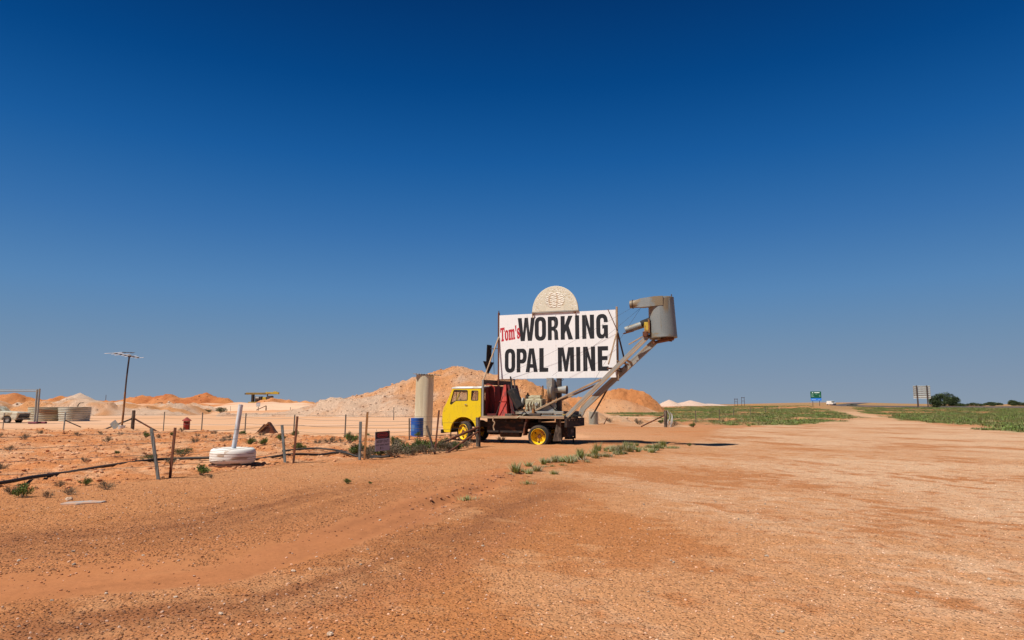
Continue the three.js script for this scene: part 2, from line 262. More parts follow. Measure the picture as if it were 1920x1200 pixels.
// ---------------------------------------------------------------- spoil heaps: ridges of dug earth at their angle of repose
const heapMat = new THREE.MeshPhysicalMaterial({ vertexColors: true, map: gravel.map, bumpMap: gravel.bump, bumpScale: 0.06, roughness: 1, specularIntensity: 0.15 });
const heaps = [];
function heap(label, x0, x1, z0, z1, step, hf, cf, uvScale = 2.2) {
  const nx = Math.ceil((x1 - x0) / step) + 1, nz = Math.ceil((z1 - z0) / step) + 1, pos = [], col = [], uv = [], idx = [];
  const f = (x, z) => hf(x, z);
  for (let j = 0; j < nz; j++) for (let i = 0; i < nx; i++) { const x = x0 + i * step, z = z0 + j * step, y = f(x, z); pos.push(x, y, z); uv.push(x / TILE * uvScale, (z + y * 0.9) / TILE * uvScale); const c = cf(x, z, y); col.push(c[0] * 1.62, c[1] * 1.58, c[2] * 1.55); }
  for (let j = 0; j < nz - 1; j++) for (let i = 0; i < nx - 1; i++) { const a = j * nx + i; idx.push(a, a + nx, a + 1, a + 1, a + nx, a + nx + 1); }
  const g = new THREE.BufferGeometry(); g.setAttribute('position', new THREE.Float32BufferAttribute(pos, 3)); g.setAttribute('color', new THREE.Float32BufferAttribute(col, 3)); g.setAttribute('uv', new THREE.Float32BufferAttribute(uv, 2)); g.setIndex(idx); g.computeVertexNormals();
  const m = struct('spoil_heap', g, heapMat, label); heaps.push({ x0, x1, z0, z1, f, cf }); return m;
}
const interp = (P, x) => { if (x <= P[0][0]) return P[0][1]; for (let i = 1; i < P.length; i++) if (x <= P[i][0]) return mix(P[i - 1][1], P[i][1], (x - P[i - 1][0]) / (P[i][0] - P[i - 1][0])); return P[P.length - 1][1]; };
const ridge = (P, zr, slope) => (x, z) => { // smoothed ridge line with a soft crest
  const h = (interp(P, x - 0.7) + interp(P, x) + interp(P, x + 0.7)) / 3, d = Math.sqrt((z - zr(x)) ** 2 + 0.5) - 0.7; return h - slope * d; };
const lumps = (x, z, a, k) => a * (fbm(x * k, z * k, 5) * 1.2 - 0.9 * Math.abs(fbm(x * k * 2.4 + 5, z * k * 0.9, 5)));
const OR = { orange: [.6, .288, .126], pale: [.62, .4, .25], pinkWhite: [.63, .44, .31], deep: [.5, .2, .072], red: [.43, .14, .05] };
{
  const P1 = [[-32, -0.6], [-27.5, 1.2], [-24, 2.4], [-20.5, 3.3], [-16.8, 4.55], [-15.3, 4.7], [-12, 5.6], [-9.6, 6.6], [-7.6, 7.1], [-5.6, 6.7], [-3.6, 6.0], [-1.2, 5.55], [1.8, 4.95], [4, 3.9], [6.5, 2.3], [10, -0.3], [13, -1]];
  const zr = (x) => -94 + 0.07 * x + 1.6 * vn(x * 0.13, 1), r1 = ridge(P1, zr, 0.6);
  // terrace of whiter fill along the front of the heap
  const P1b = [[-30, 0.4], [-25, 2.0], [-20, 2.6], [-15, 3.1], [-10, 3.2], [-5, 2.8], [0, 1.8], [6, 0.5], [9, -1]], r1b = ridge(P1b, (x) => -88.5 + 0.05 * x + vn(x * 0.3, 9), 0.62);
  heap('large orange and white spoil heap behind the yellow truck', -38, 16, -112, -78, 0.22, (x, z) => { const a = r1(x, z), b = r1b(x, z); return Math.max(a, b, -0.6) + lumps(x, z, 0.6, 0.34) * clamp((Math.max(a, b) + 0.5) / 2) + 0.14 * fbm(x * 2.4, z * 2.4, 3) + 0.08; },
    (x, z, y) => { const w = sm(0.6, -0.4, r1(x, z) - r1b(x, z)), n = fbm(x * 0.3, z * 0.45, 5); let c = mix3(OR.orange, OR.pinkWhite, clamp(w * 0.75 + n * 1.1 + sm(-6, -22, x) * 0.42 - 0.12 * sm(-9, -4, x))); return mix3(c, OR.deep, clamp(sm(0.16, 0.4, fbm(x * 0.5 + 30, z * 0.5, 4)) * 0.35)); });
  const P2 = [[2, 0.4], [8.8, 2.6], [11.5, 3.5], [14, 3.3], [16.4, 3.2], [18.6, 4.0], [20.8, 4.7], [23, 4.95], [24.6, 4.3], [25.6, 5.05], [27, 4.3], [28.6, 3.2], [31.6, 0.8], [34, -0.8]], r2 = ridge(P2, (x) => -140 - 0.1 * x + 1.5 * vn(x * 0.2, 4), 0.62);
  const P2b = [[12, -0.5], [15, 1.3], [18, 2.5], [21, 2.7], [24, 1.9], [28, 0.2]], r2b = ridge(P2b, () => -133.5, 0.6);
  heap('bright orange spoil heap with a sharp peak beyond the boom', 0, 38, -158, -122, 0.28, (x, z) => Math.max(r2(x, z), r2b(x, z), -0.7) + lumps(x, z, 0.7, 0.5) * clamp(r2(x, z) + 0.6) * 0.8 + 0.16 * fbm(x * 2.2, z * 2.2, 3), (x, z) => mix3(mix3(OR.orange, OR.deep, clamp(0.55 + sm(22, 26, x) * 0.3 + fbm(x * 0.4, z * 0.3, 4) * 1.2)), OR.pale, clamp(sm(0.1, -0.6, r2(x, z) - r2b(x, z)) * 0.3 + fbm(x * 0.3 + 7, z * 0.3, 4) * 0.7)));  // orange deepens on the right slope, its shade put into the colour
  heap('small pale heap of tipped dirt beside the corrugated drum', 4.2, 13.5, -70, -57, 0.14, (x, z) => Math.max(1.35 - 0.62 * Math.hypot(x - 7.2, (z + 62) * 0.8), 0.75 - 0.5 * Math.hypot(x - 9.6, (z + 62.5) * 0.8), 0.5 - 0.5 * Math.hypot(x - 11.6, z + 62), -0.3) + 0.16 * fbm(x * 1.1, z * 1.1, 4), (x, z) => mix3(OR.orange, OR.pale, clamp(0.6 + fbm(x, z, 3))));
  heap('low pinkish white heap far beyond the green scrub', 84, 150, -440, -400, 1.1, (x, z) => Math.max(4.6 - 0.5 * Math.hypot(x - 96, (z + 420) * 0.7), 4.1 - 0.24 * Math.hypot(x - 109, (z + 420) * 1.4), 2.2 - 0.1 * Math.hypot(x - 120, (z + 420) * 3), -1) + 0.3 * fbm(x * 0.2, z * 0.2, 4), () => [.52, .38, .3]);
  // row of orange heaps along the far side of the yard
  const PL = [[-190, 1.2], [-142, 3.2], [-135, 4.4], [-128, 3.0], [-124, 4.2], [-118, 4.0], [-113, 2.6], [-108, 2.6], [-104, 3.2], [-101, 3.5], [-97, 2.9], [-94, 3.8], [-90, 3.2], [-84, 4.0], [-80, 3.2], [-77, 3.7], [-73, 2.1], [-70, 1.5], [-66, 2.4], [-61, 3.0], [-57, 2.4], [-53, 1.9], [-49, 1.4], [-46, 0.0], [-43, -1.5]];
  const rL = ridge(PL, (x) => -186 + 4 * vn(x * 0.07, 3), 0.5);
  heap('long row of red orange spoil heaps across the far yard', -200, -40, -206, -166, 0.6, (x, z) => Math.max(rL(x, z), -0.5) + 1.4 * (fbm(x * 0.2, z * 0.2, 5) - 0.5 * Math.abs(fbm(x * 0.5, z * 0.4, 4)) + 0.15) * clamp(rL(x, z) / 2 + 0.5) + 0.5 * fbm(x * 0.9, z * 0.9, 3), (x, z) => mix3(mix3(OR.deep, OR.red, clamp(0.4 + 1.4 * fbm(x * 0.2, z * 0.2, 4))), OR.orange, sm(-74, -62, x) * 0.6 + 0.4 * sm(0.05, 0.3, fbm(x * 0.25 + 8, z * 0.25, 4))), 1.2);
  heap('white cone of crushed rock in front of the red heaps', -103, -74, -156, -128, 0.4, (x, z) => Math.max(4.1 - 0.55 * Math.hypot(x + 89.5, (z + 142) * 0.9), 2.3 - 0.25 * Math.hypot(x + 82, z + 144), -0.4) + 0.35 * fbm(x * 0.35, z * 0.35, 4), (x, z) => mix3(OR.pinkWhite, [.6, .46, .36], clamp(0.5 + fbm(x * 0.3, z * 0.3, 3))));
  heap('low pale hummocks of waste behind the water tanks', -96, -44, -122, -92, 0.4, (x, z) => -0.5 + sm(-92, -97, z) * sm(-122, -112, z) * sm(-44, -52, x) * (1.75 + 2.1 * fbm(x * 0.17, z * 0.2, 5) + 0.6 * fbm(x * 0.8, z * 0.8, 3)), (x, z) => mix3(OR.orange, OR.pinkWhite, clamp(0.58 + 2.4 * fbm(x * 0.25, z * 0.35, 5))));
}

// ---------------------------------------------------------------- loose stones, far too many to count
const stoneGeo = (() => { const g = new THREE.IcosahedronGeometry(1, 0), p = g.attributes.position, m = new Map(); for (let i = 0; i < p.count; i++) { const k = [p.getX(i), p.getY(i), p.getZ(i)].map((v) => v.toFixed(2)).join(); if (!m.has(k)) m.set(k, rr(0.75, 1.2)); const s = m.get(k); p.setXYZ(i, p.getX(i) * s, p.getY(i) * s * 0.62, p.getZ(i) * s); } g.computeVertexNormals(); return g; })();
function scatter(name, label, category, list, material) {
  const im = new THREE.InstancedMesh(list.geo ?? stoneGeo, material, list.length), m4 = new THREE.Matrix4(), q = new THREE.Quaternion(), c = new THREE.Color();
  list.forEach((e, i) => { q.setFromEuler(new THREE.Euler(e.tilt ?? rr(-0.3, 0.3), rnd() * 6.28, e.tilt ?? rr(-0.3, 0.3))); m4.compose(V(e.x, e.y, e.z), q, V(e.s * (e.w ?? rr(0.8, 1.3)), e.s * (e.h ?? 1), e.s * (e.w ?? rr(0.7, 1.1)))); im.setMatrixAt(i, m4); im.setColorAt(i, c.setRGB(...e.c)); });
  im.name = numbered(name); im.castShadow = im.receiveShadow = true; scene.add(im); return tag(im, label, category, null, 'stuff');
}
{
  const stoneMat = new THREE.MeshStandardMaterial({ color: 0xffffff, roughness: 0.95 }), near = [], bank = [], slope = [];
  for (let i = 0; i < 90000; i++) {
    const d = 3.6 + 17 * Math.pow(rnd(), 1.25), x = rr(-1, 1) * (2 + d * 0.95), z = -d, m = masks(x, z); if (m.bank > 0.5 || x < -14 || x > 20) continue;
    const onSand = m.e < 90 && Math.abs(m.e + 0.2 * fbm(x, z, 3)) < 0.4; if (onSand && rnd() < 0.8) continue;
    const c = groundColor(x, z, m), k = rr(0.6, 1.45), w = rnd() < 0.1 ? 0.25 : 0, s = 0.004 + 0.012 * Math.pow(rnd(), 2.6) * (x > 0 ? 0.85 : 1.1);
    near.push({ x, z, y: H(x, z, m) + s * 0.25, s, c: [c[0] * k + w, c[1] * k + w * 0.85, c[2] * k + w * 0.7] });
  }
  for (let i = 0; i < 90; i++) { const x = rr(-6, 5), z = rr(-5, -13), s = rr(0.009, 0.022), w = rr(0.25, 0.55); near.push({ x, z, y: H(x, z) + s * 0.3, s, c: [w, w * 0.78, w * 0.58] }); }
  for (let i = 0; i < 3400; i++) { const x = rr(-2.2, 1.6), z = rr(-10.8, -18.2), m = masks(x, z), e = Math.abs(m.e + 0.2 * fbm(x * 2.6, z * 2.6, 3)); if (e > 0.3 * rnd() + 0.06 || rnd() < 0.35) continue; const s = 0.01 + 0.024 * Math.pow(rnd(), 3), k = rr(0.75, 1.3); near.push({ x, z, y: H(x, z, m) + s * 0.3, s, c: [.36 * k, .16 * k, .08 * k] }); }
  scatter('gravel', 'loose gravel scattered over the dirt track', 'gravel', near, stoneMat);
  for (let i = 0; i < 90000 && bank.length < 22000; i++) { const x = -(rnd() ** 1.3) * 38 - 0.5, z = rr(-9, -44), m = masks(x, z); if (m.bank < 0.35) continue;
    const c = groundColor(x, z, m), k = rr(0.75, 1.35), s = 0.012 + 0.06 * Math.pow(rnd(), 4); bank.push({ x, z, y: H(x, z, m) + s * 0.2, s, c: c.map((v) => v * k) }); }
  scatter('rubble', 'broken orange rubble strewn along the fenced bank', 'rubble', bank, stoneMat);
  for (const h of [...heaps.slice(0, 5), heaps[6]]) { const n = h === heaps[0] ? 7500 : h === heaps[1] ? 3200 : h === heaps[4] ? 1500 : h === heaps[6] ? 1200 : 300; for (let i = 0; i < n; i++) { const x = rr(h.x0, h.x1), z = rr(h.z0, h.z1), y = h.f(x, z); if (y < 0.15) continue; const c = h.cf(x, z, y), k = rr(0.5, 1.15), s = 0.035 + 0.17 * Math.pow(rnd(), 4.5) * (h === heaps[4] ? 2 : 1); slope.push({ x, z, y, s, c: c.map((v) => v * k) }); } }
  scatter('heap_rubble', 'rocks lying on the slopes of the spoil heaps', 'rubble', slope, stoneMat);
}

// ---------------------------------------------------------------- yellow truck with its blower rig
const TX = -0.07, TY = 0.05, TZ = -28.83, TURN = -21 * Math.PI / 180;
const truck = thing('flatbed_truck', 'yellow cab flatbed truck carrying a rusty blower rig and long boom', 'truck', TX, TY, TZ, TURN);
{
  const arch = (r, cx, cy, a0, a1, n) => Array.from({ length: n + 1 }, (_, i) => { const a = mix(a0, a1, i / n); return [cx + r * Math.cos(a), cy + r * 0.98 * Math.sin(a)]; });
  const skin = [[-2.56, 0.44], [-2.63, 0.62], [-2.67, 0.95], [-2.66, 1.25], [-2.6, 1.46], [-2.5, 1.62], [-2.4, 1.82], [-2.23, 2.2], [-2.18, 2.27], [-0.9, 2.28], [-0.9, 1.1], [-0.985, 1.08], [-1.02, 0.9], [-1.06, 0.55], [-1.125, 0.55], ...arch(0.585, -1.7, 0.5, 0.15, Math.PI - 0.08, 14), [-2.3, 0.43]];
  const frontWin = [[-2.3, 1.62], [-2.24, 1.60], [-2.1, 1.72], [-2.02, 1.75], [-1.54, 1.755], [-1.515, 1.79], [-1.51, 2.13], [-1.54, 2.17], [-2.1, 2.185], [-2.14, 2.16]];
  const rearWin = [[-1.31, 1.76], [-1.06, 1.76], [-1.035, 1.79], [-1.035, 2.12], [-1.06, 2.145], [-1.29, 2.15], [-1.32, 2.12], [-1.335, 1.79]];
  const cab = mesh('cab', (() => {
    const L = [];
    for (const z of [0.94, -1.0]) { const g = plate(skin, [frontWin, rearWin], 0.06, 0.014); g.translate(0, 0, z); L.push(g); }
    // nose, windscreen pillars, rear wall: bowed between the two sides
    const nose = [[-2.56, 0.44], [-2.63, 0.62], [-2.67, 0.95], [-2.66, 1.25], [-2.6, 1.46], [-2.5, 1.62], [-2.45, 1.7]];
    const N = 12, pos = [], idx = [], strip = (prof) => { const base = pos.length / 3; prof.forEach(([x, y]) => { for (let k = 0; k <= N; k++) { const z = mix(-0.98, 0.98, k / N); pos.push(x - 0.1 * (1 - z ** 4), y, z); } }); for (let j = 0; j < prof.length - 1; j++) for (let k = 0; k < N; k++) { const a = base + j * (N + 1) + k; idx.push(a, a + 1, a + N + 1, a + 1, a + N + 2, a + N + 1); } };
    strip(nose); strip([[-2.27, 2.12], [-2.23, 2.2], [-2.18, 2.27]]);
    const g = new THREE.BufferGeometry(); g.setAttribute('position', new THREE.Float32BufferAttribute(pos, 3)); g.setIndex(idx); g.computeVertexNormals(); L.push(g);
    L.push(box(-0.95, -0.905, 1.1, 1.62, -0.94, 0.94), box(-0.95, -0.905, 2.08, 2.27, -0.94, 0.94), box(-0.95, -0.905, 1.62, 2.08, 0.62, 0.94), box(-0.95, -0.905, 1.62, 2.08, -0.94, -0.62));
    L.push(box(-2.5, -0.95, 1.06, 1.1, -0.93, 0.93), bar(V(-2.52, 1.68, 0), V(-2.32, 2.14, 0), 0.05, 0.04));
    return L;
  })(), M.yellow, truck);
  const roof = mesh('roof', (() => { const s = [], n = 16; for (let i = 0; i <= n; i++) { const z = mix(-1.03, 1.03, i / n); s.push([z, 2.27 + 0.085 * Math.pow(1 - Math.abs(z / 1.03) ** 3, 0.7)]); } const g = plate([[1.03, 2.255], ...s.reverse(), [-1.03, 2.255]], [], 1.36, 0.012); g.rotateY(-Math.PI / 2); g.translate(-0.89, 0, 0); return g; })(), M.whitePaint, cab);
  const ring = (pts, r, z) => new THREE.TubeGeometry(new THREE.CatmullRomCurve3(pts.map(([x, y]) => V(x, y, z)), true, 'catmullrom', 0.12), 60, r, 6, true);
  for (const z of [1.004, -1.004]) {
    for (const [w, nm] of [[frontWin, 'window'], [rearWin, 'window']]) {
      const p = plate(w, [], 0.004, 0); p.translate(0, 0, z * 0.97); const pane = mesh(nm, p, M.glass, cab);
      const f = mesh('window_seal', ring(w, 0.019, z), M.black, cab);
    }
    mesh('quarter_window_bar', bar(V(-2.035, 1.75, z), V(-2.02, 2.18, z), 0.02, 0.02), M.black, cab);
    // shut lines of the door as raised gutters and a real gap strip
    many('door_seam', [bar(V(-1.47, 2.2, z * 1.001), V(-1.475, 1.2, z * 1.001), 0.018, 0.012, V(1, 0, 0)), bar(V(-1.475, 1.2, z * 1.001), V(-1.98, 1.2, z * 1.001), 0.016, 0.012, V(0, 1, 0)), bar(V(-2.41, 1.54, z * 1.001), V(-2.36, 0.78, z * 1.001), 0.008, 0.012, V(1, 0, 0)), bar(V(-2.3, 1.6, z * 1.001), V(-2.41, 1.5, z * 1.001), 0.008, 0.012, V(0, 1, 0))], M.grime, cab);
    mesh('rain_gutter', bar(V(-2.2, 2.235, z), V(-0.9, 2.245, z), 0.016, 0.022, V(0, 1, 0)), M.yellow, cab);
    mesh('body_crease', bar(V(-1.44, 1.66, z), V(-0.93, 1.66, z), 0.008, 0.012, V(0, 1, 0)), M.yellow, cab);
    mesh('door_handle', [rod(V(-1.6, 1.585, z), V(-1.6, 1.585, z * 1.045), 0.02), bar(V(-1.62, 1.59, z * 1.045), V(-1.51, 1.6, z * 1.045), 0.024, 0.016, V(0, 1, 0))], M.oldChrome, cab);
    mesh('wheel_arch', (() => { const g = new THREE.TorusGeometry(0.598, 0.024, 8, 24, Math.PI - 0.2); g.rotateZ(0.12); g.translate(-1.7, 0.5, z * 0.99); return g; })(), M.yellow, cab);
    const lamp = mesh('headlight', (() => { const g = lathe([[0, 0], [0.07, 0.01], [0.105, 0.035], [0.115, 0.05], [0.1, 0.06], [0, 0.045]], 20); g.rotateZ(Math.PI / 2); g.translate(-2.71, 1.02, z * 0.72); return g; })(), M.oldChrome, cab);
    mesh('indicator', (() => { const g = new THREE.SphereGeometry(0.045, 12, 8); g.translate(-2.55, 1.32, z * 0.97); return g; })(), mat(rgb(120, 60, 16), 0.4), cab);
  }
  mesh('windscreen', (() => { const g = new THREE.PlaneGeometry(1.84, 0.55, 8, 1), p = g.attributes.position; for (let i = 0; i < p.count; i++) { const u = p.getX(i), v = p.getY(i); p.setXYZ(i, mix(-2.48, -2.29, v / 0.55 + 0.5) - 0.08 * (1 - (u / 0.92) ** 4), mix(1.66, 2.15, v / 0.55 + 0.5), u); } g.computeVertexNormals(); return g; })(), M.glass, cab);
  mesh('bumper', box(-2.76, -2.66, 0.4, 0.56, -0.98, 0.98, 0.03), M.matteBlack, truck);
  mesh('bench_seat', [box(-1.55, -1.0, 1.1, 1.35, -0.85, 0.85, 0.05), box(-1.12, -0.98, 1.3, 1.78, -0.85, 0.85, 0.05)], M.matteBlack, truck);
  mesh('dashboard', box(-2.5, -2.25, 1.35, 1.58, -0.9, 0.9, 0.04), M.grime, truck);
  mesh('steering_wheel', (() => { const g = new THREE.TorusGeometry(0.2, 0.014, 8, 28); g.rotateY(Math.PI / 2); g.rotateZ(-0.7); g.translate(-2.02, 1.6, -0.45); return merge([g, rod(V(-2.3, 1.35, -0.45), V(-2.02, 1.6, -0.45), 0.02)]); })(), M.black, truck);

  // wheels
  const tyreGeo = (w, flat) => { const g = lathe([[0.3, -w / 2 + 0.02], [0.33, -w / 2], [0.4, -w / 2 - 0.01], [0.43, -w / 2 + 0.03], [0.445, -w / 2 + 0.06], [0.45, 0], [0.445, w / 2 - 0.06], [0.43, w / 2 - 0.03], [0.4, w / 2 + 0.01], [0.33, w / 2], [0.3, w / 2 - 0.02], [0.3, -w / 2 + 0.02]], 44); g.rotateX(Math.PI / 2);
    const p = g.attributes.position; for (let i = 0; i < p.count; i++) { const y = p.getY(i); if (y < -flat) { const k = (-flat - y); p.setY(i, -flat - k * 0.06); p.setZ(i, p.getZ(i) * (1 + k * 2.4)); p.setX(i, p.getX(i) * (1 + k * 0.5)); } } g.computeVertexNormals(); return g; };
  const rimGeo = (deep) => { const g = lathe([[0.318, 0.0], [0.315, 0.022], [0.296, 0.02], [0.285, -0.03 - deep * 0.2], [0.262, -0.05 - deep], [0.2, -0.035 - deep], [0.15, -0.02 - deep], [0.1, -0.02 - deep], [0.0, -0.02 - deep]], 40); g.rotateX(Math.PI / 2); return g; };
  function wheel(x, y, z, side, steer, flat, dual) {
    const w = new THREE.Group(); w.name = 'wheel'; w.position.set(x, y, z); w.rotation.y = steer; truck.add(w);
    const tw = dual ? 0.22 : 0.21;
    const t = mesh('tyre', dual ? [tyreGeo(tw, flat), tyreGeo(tw, flat).translate(0, 0, -0.26 * side)] : tyreGeo(tw, flat), M.rubber, w);
    const r = rimGeo(dual ? 0.14 : 0.0); if (side < 0) r.rotateY(Math.PI); r.translate(0, 0, side * (tw / 2 - 0.012)); mesh('rim', r, M.yellowRim, w);
    const dz = tw / 2 - (dual ? 0.17 : 0.045), hub = []; hub.push(along(new THREE.CylinderGeometry(0.075, 0.085, 0.1, 18), V(0, 0, side * (dz - 0.03)), V(0, 0, side * (dz + 0.03)))); mesh('hub', hub, M.rust, w);
    const nuts = [], holes = []; for (let k = 0; k < 6; k++) { const a = k / 6 * 6.283 + 0.3; nuts.push(along(new THREE.CylinderGeometry(0.014, 0.014, 0.04, 6), V(0.125 * Math.cos(a), 0.125 * Math.sin(a), side * dz), V(0.125 * Math.cos(a), 0.125 * Math.sin(a), side * (dz + 0.02)))); }
    for (let k = 0; k < (dual ? 3 : 6); k++) { const a = k / (dual ? 3 : 6) * 6.283 + 0.4; const h = new THREE.CylinderGeometry(0.034, 0.034, 0.012, 14); h.scale(1.25, 1, 0.8); h.rotateX(Math.PI / 2); h.translate(0.222, 0, side * (tw / 2 - 0.012 + (dual ? -0.174 : -0.033) + 0.003)); h.rotateZ(a); holes.push(h); }
    many('wheel_nut', nuts, M.rust, w); many('hand_hole', holes, M.black, w);
  }
  wheel(-1.68, 0.47, 0.86, 1, -0.5, 0.43, false); wheel(-1.68, 0.47, -0.86, -1, -0.5, 0.43, false);
  wheel(1.57, 0.33, 0.9, 1, 0, 0.315, true); wheel(1.57, 0.33, -0.9, -1, 0, 0.315, true);
  // chassis
  mesh('chassis_rail', box(-2.4, 2.6, 0.66, 0.86, 0.36, 0.44), M.grime, truck); mesh('chassis_rail', box(-2.4, 2.6, 0.66, 0.86, -0.44, -0.36), M.grime, truck);
  mesh('cross_member', box(-0.7, -0.6, 0.68, 0.84, -0.36, 0.36), M.grime, truck); mesh('cross_member', box(0.7, 0.8, 0.68, 0.84, -0.36, 0.36), M.grime, truck);
  mesh('axle', rod(V(1.57, 0.35, -0.7), V(1.57, 0.35, 0.7), 0.07), M.grime, truck); mesh('axle', rod(V(-1.68, 0.47, -0.75), V(-1.68, 0.47, 0.75), 0.05), M.grime, truck);
  mesh('gearbox', [box(-0.9, 0.1, 0.34, 0.78, -0.25, 0.25, 0.06), rod(V(0.1, 0.5, 0), V(1.5, 0.38, 0), 0.045)], M.grime, truck);
  mesh('fuel_tank', along(new THREE.CylinderGeometry(0.23, 0.23, 0.85, 20), V(-0.2, 0.5, 0.5), V(0.65, 0.5, 0.5)), M.grime, truck);
  mesh('toolbox', box(-0.72, 0.98, 0.46, 1.03, 0.68, 0.76), M.grime, truck); mesh('toolbox', box(-0.72, 0.98, 0.56, 1.03, -0.6, -0.52), M.grime, truck);
  mesh('mudguard', (() => { const g = plate([[0.9, 0.36], [0.96, 0.36], [1.0, 0.7], [1.1, 1.0], [1.02, 1.02], [0.94, 0.7]], [], 0.4, 0.004); g.translate(0, 0, 0.55); return g; })(), M.rust, truck);
  mesh('mudguard', (() => { const g = plate([[0.9, 0.36], [0.96, 0.36], [1.0, 0.7], [1.1, 1.0], [1.02, 1.02], [0.94, 0.7]], [], 0.4, 0.004); g.translate(0, 0, -0.95); return g; })(), M.rust, truck);
  for (const z of [0.6, -0.98]) { const g = plate([[0, 0], [0.35, 0], [0.33, 0.86], [0.2, 0.86]], [], 0.02, 0.004); g.rotateY(0.5); g.translate(2.16, 0.16, z + 0.36); mesh('mud_flap', g, M.timber, truck); }
  mesh('hanging_cloth', curve([V(-0.32, 1.12, 1.01), V(-0.36, 0.95, 1.02), V(-0.28, 0.85, 1.02), V(-0.34, 0.7, 1.02), V(-0.3, 0.55, 1.02)], 0.03, 24, 6), M.tanSteel, truck);
  // deck of planks with steel edges
  for (let k = 0; k < 12; k++) { const z = mix(-0.98, 0.98, (k + 0.5) / 12); mesh('deck_plank', box(-0.86, 2.63, 1.055, 1.1 + (k % 3) * 0.004, z - 0.078, z + 0.078, 0.006), M.timber, truck); }
  mesh('deck_edge', box(-0.88, 2.65, 1.03, 1.13, 0.99, 1.03, 0.008), M.tanSteel, truck); mesh('deck_edge', box(-0.88, 2.65, 1.03, 1.13, -1.03, -0.99, 0.008), M.tanSteel, truck);
  for (let k = 0; k < 5; k++) { const x = -0.6 + k * 0.72; mesh('deck_bearer', box(x, x + 0.08, 0.9, 1.05, -0.96, 0.96), M.grime, truck); }
  const tail = mesh('tail_beam', box(2.655, 2.76, 0.7, 1.04, -1.6, 1.0, 0.01), M.grime, truck);
  for (let k = 0; k < 5; k++) mesh('bolt', rod(V(2.75, 0.97, -0.85 + k * 0.4), V(2.785, 0.97, -0.85 + k * 0.4), 0.025, 0.025, 8), M.tanSteel, tail);
  mesh('tow_frame', [box(2.3, 2.62, 0.3, 0.68, -0.5, 0.5), rod(V(2.6, 0.28, -0.4), V(2.62, 0.02, -0.4), 0.03), box(2.56, 2.63, 0.2, 0.66, -0.7, -0.62)], M.grime, truck);
  mesh('number_plate', box(2.765, 2.772, 0.48, 0.6, 0.15, 0.5), M.darkSteel, truck);

  // headboard and red hopper
  many('headboard_post', [box(-0.87, -0.79, 1.1, 2.6, 0.94, 1.02, 0.006), box(-0.5, -0.41, 1.1, 2.6, -1.1, -1.02, 0.006)], M.greySteel, truck);
  mesh('headboard_beam', bar(V(-0.83, 2.5, 1.0), V(-0.42, 2.5, -1.1), 0.2, 0.07, V(0, 1, 0)), M.darkSteel, truck);
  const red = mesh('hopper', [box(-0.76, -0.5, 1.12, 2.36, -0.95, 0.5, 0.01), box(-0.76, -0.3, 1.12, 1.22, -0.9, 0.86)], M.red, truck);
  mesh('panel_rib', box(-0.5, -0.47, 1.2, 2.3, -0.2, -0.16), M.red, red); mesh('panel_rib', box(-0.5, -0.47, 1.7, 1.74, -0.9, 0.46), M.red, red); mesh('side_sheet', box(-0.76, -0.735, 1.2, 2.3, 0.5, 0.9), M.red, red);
  const frustum = (b, t, y0, y1) => { const g = new THREE.BufferGeometry(), P = [[b[0], y0, b[2]], [b[1], y0, b[2]], [b[1], y0, b[3]], [b[0], y0, b[3]], [t[0], y1, t[2]], [t[1], y1, t[2]], [t[1], y1, t[3]], [t[0], y1, t[3]]], F = [[3, 2, 6, 7], [2, 1, 5, 6], [1, 0, 4, 5], [0, 3, 7, 4], [7, 6, 5, 4], [0, 1, 2, 3]], pos = [], uv = []; for (const f of F) for (const [k, u, v] of [[0, 0, 0], [1, 1, 0], [2, 1, 1], [0, 0, 0], [2, 1, 1], [3, 0, 1]]) { pos.push(...P[f[k]]); uv.push(u, v); } g.setAttribute('position', new THREE.Float32BufferAttribute(pos, 3)); g.setAttribute('uv', new THREE.Float32BufferAttribute(uv, 2)); g.computeVertexNormals(); return g; };
  mesh('hopper_chute', [frustum([-0.24, 0.16, -0.5, 0.78], [-0.1, 0.0, -0.4, 0.5], 1.12, 2.4), bar(V(-0.22, 1.72, 0.66), V(0.1, 1.72, 0.66), 0.02, 0.03)], M.litRed, red);
  mesh('hopper_lever', curve([V(-0.7, 2.38, 0.95), V(-0.62, 2.42, 0.9), V(-0.4, 2.3, 0.85), V(-0.36, 2.1, 0.85)], 0.018, 20, 6), M.litRed, red);
  mesh('brace', bar(V(-0.3, 1.12, 0.9), V(0.0, 1.95, 0.8), 0.03, 0.02), M.darkSteel, red);
  mesh('chute_shade_face', [frustum([0.2, 0.4, -0.7, 0.5], [0.02, 0.1, -0.6, 0.4], 1.12, 2.4)], M.red, red);  // added dark piece that stands for the shaded right face of the chute
  // black intake leaning back, engine, guard
  const drum = mesh('air_intake', [(() => { const g = new RoundedBoxGeometry(0.3, 0.86, 0.46, 3, 0.06); g.rotateZ(0.5); g.translate(0.42, 1.82, 0.42); return g; })()], M.matteBlack, truck);
  mesh('intake_strap', (() => { const g = new THREE.BoxGeometry(0.05, 0.84, 0.475); g.rotateZ(0.5); g.translate(0.36, 1.79, 0.42); return g; })(), M.grime, drum);
  mesh('intake_pipe', curve([V(0.12, 2.75, 0.3), V(0.16, 2.5, 0.3), V(0.2, 2.3, 0.36), V(0.25, 2.15, 0.42)], 0.035, 20, 8), M.black, drum);
  const eng = mesh('engine', [box(0.78, 1.5, 1.36, 1.82, -0.2, 0.34, 0.04), box(0.9, 1.42, 1.8, 1.93, -0.1, 0.28, 0.03), box(0.95, 1.4, 1.92, 1.97, 0.0, 0.22, 0.02), box(0.82, 1.2, 1.24, 1.4, -0.2, 0.3, 0.03)], M.engine, truck);
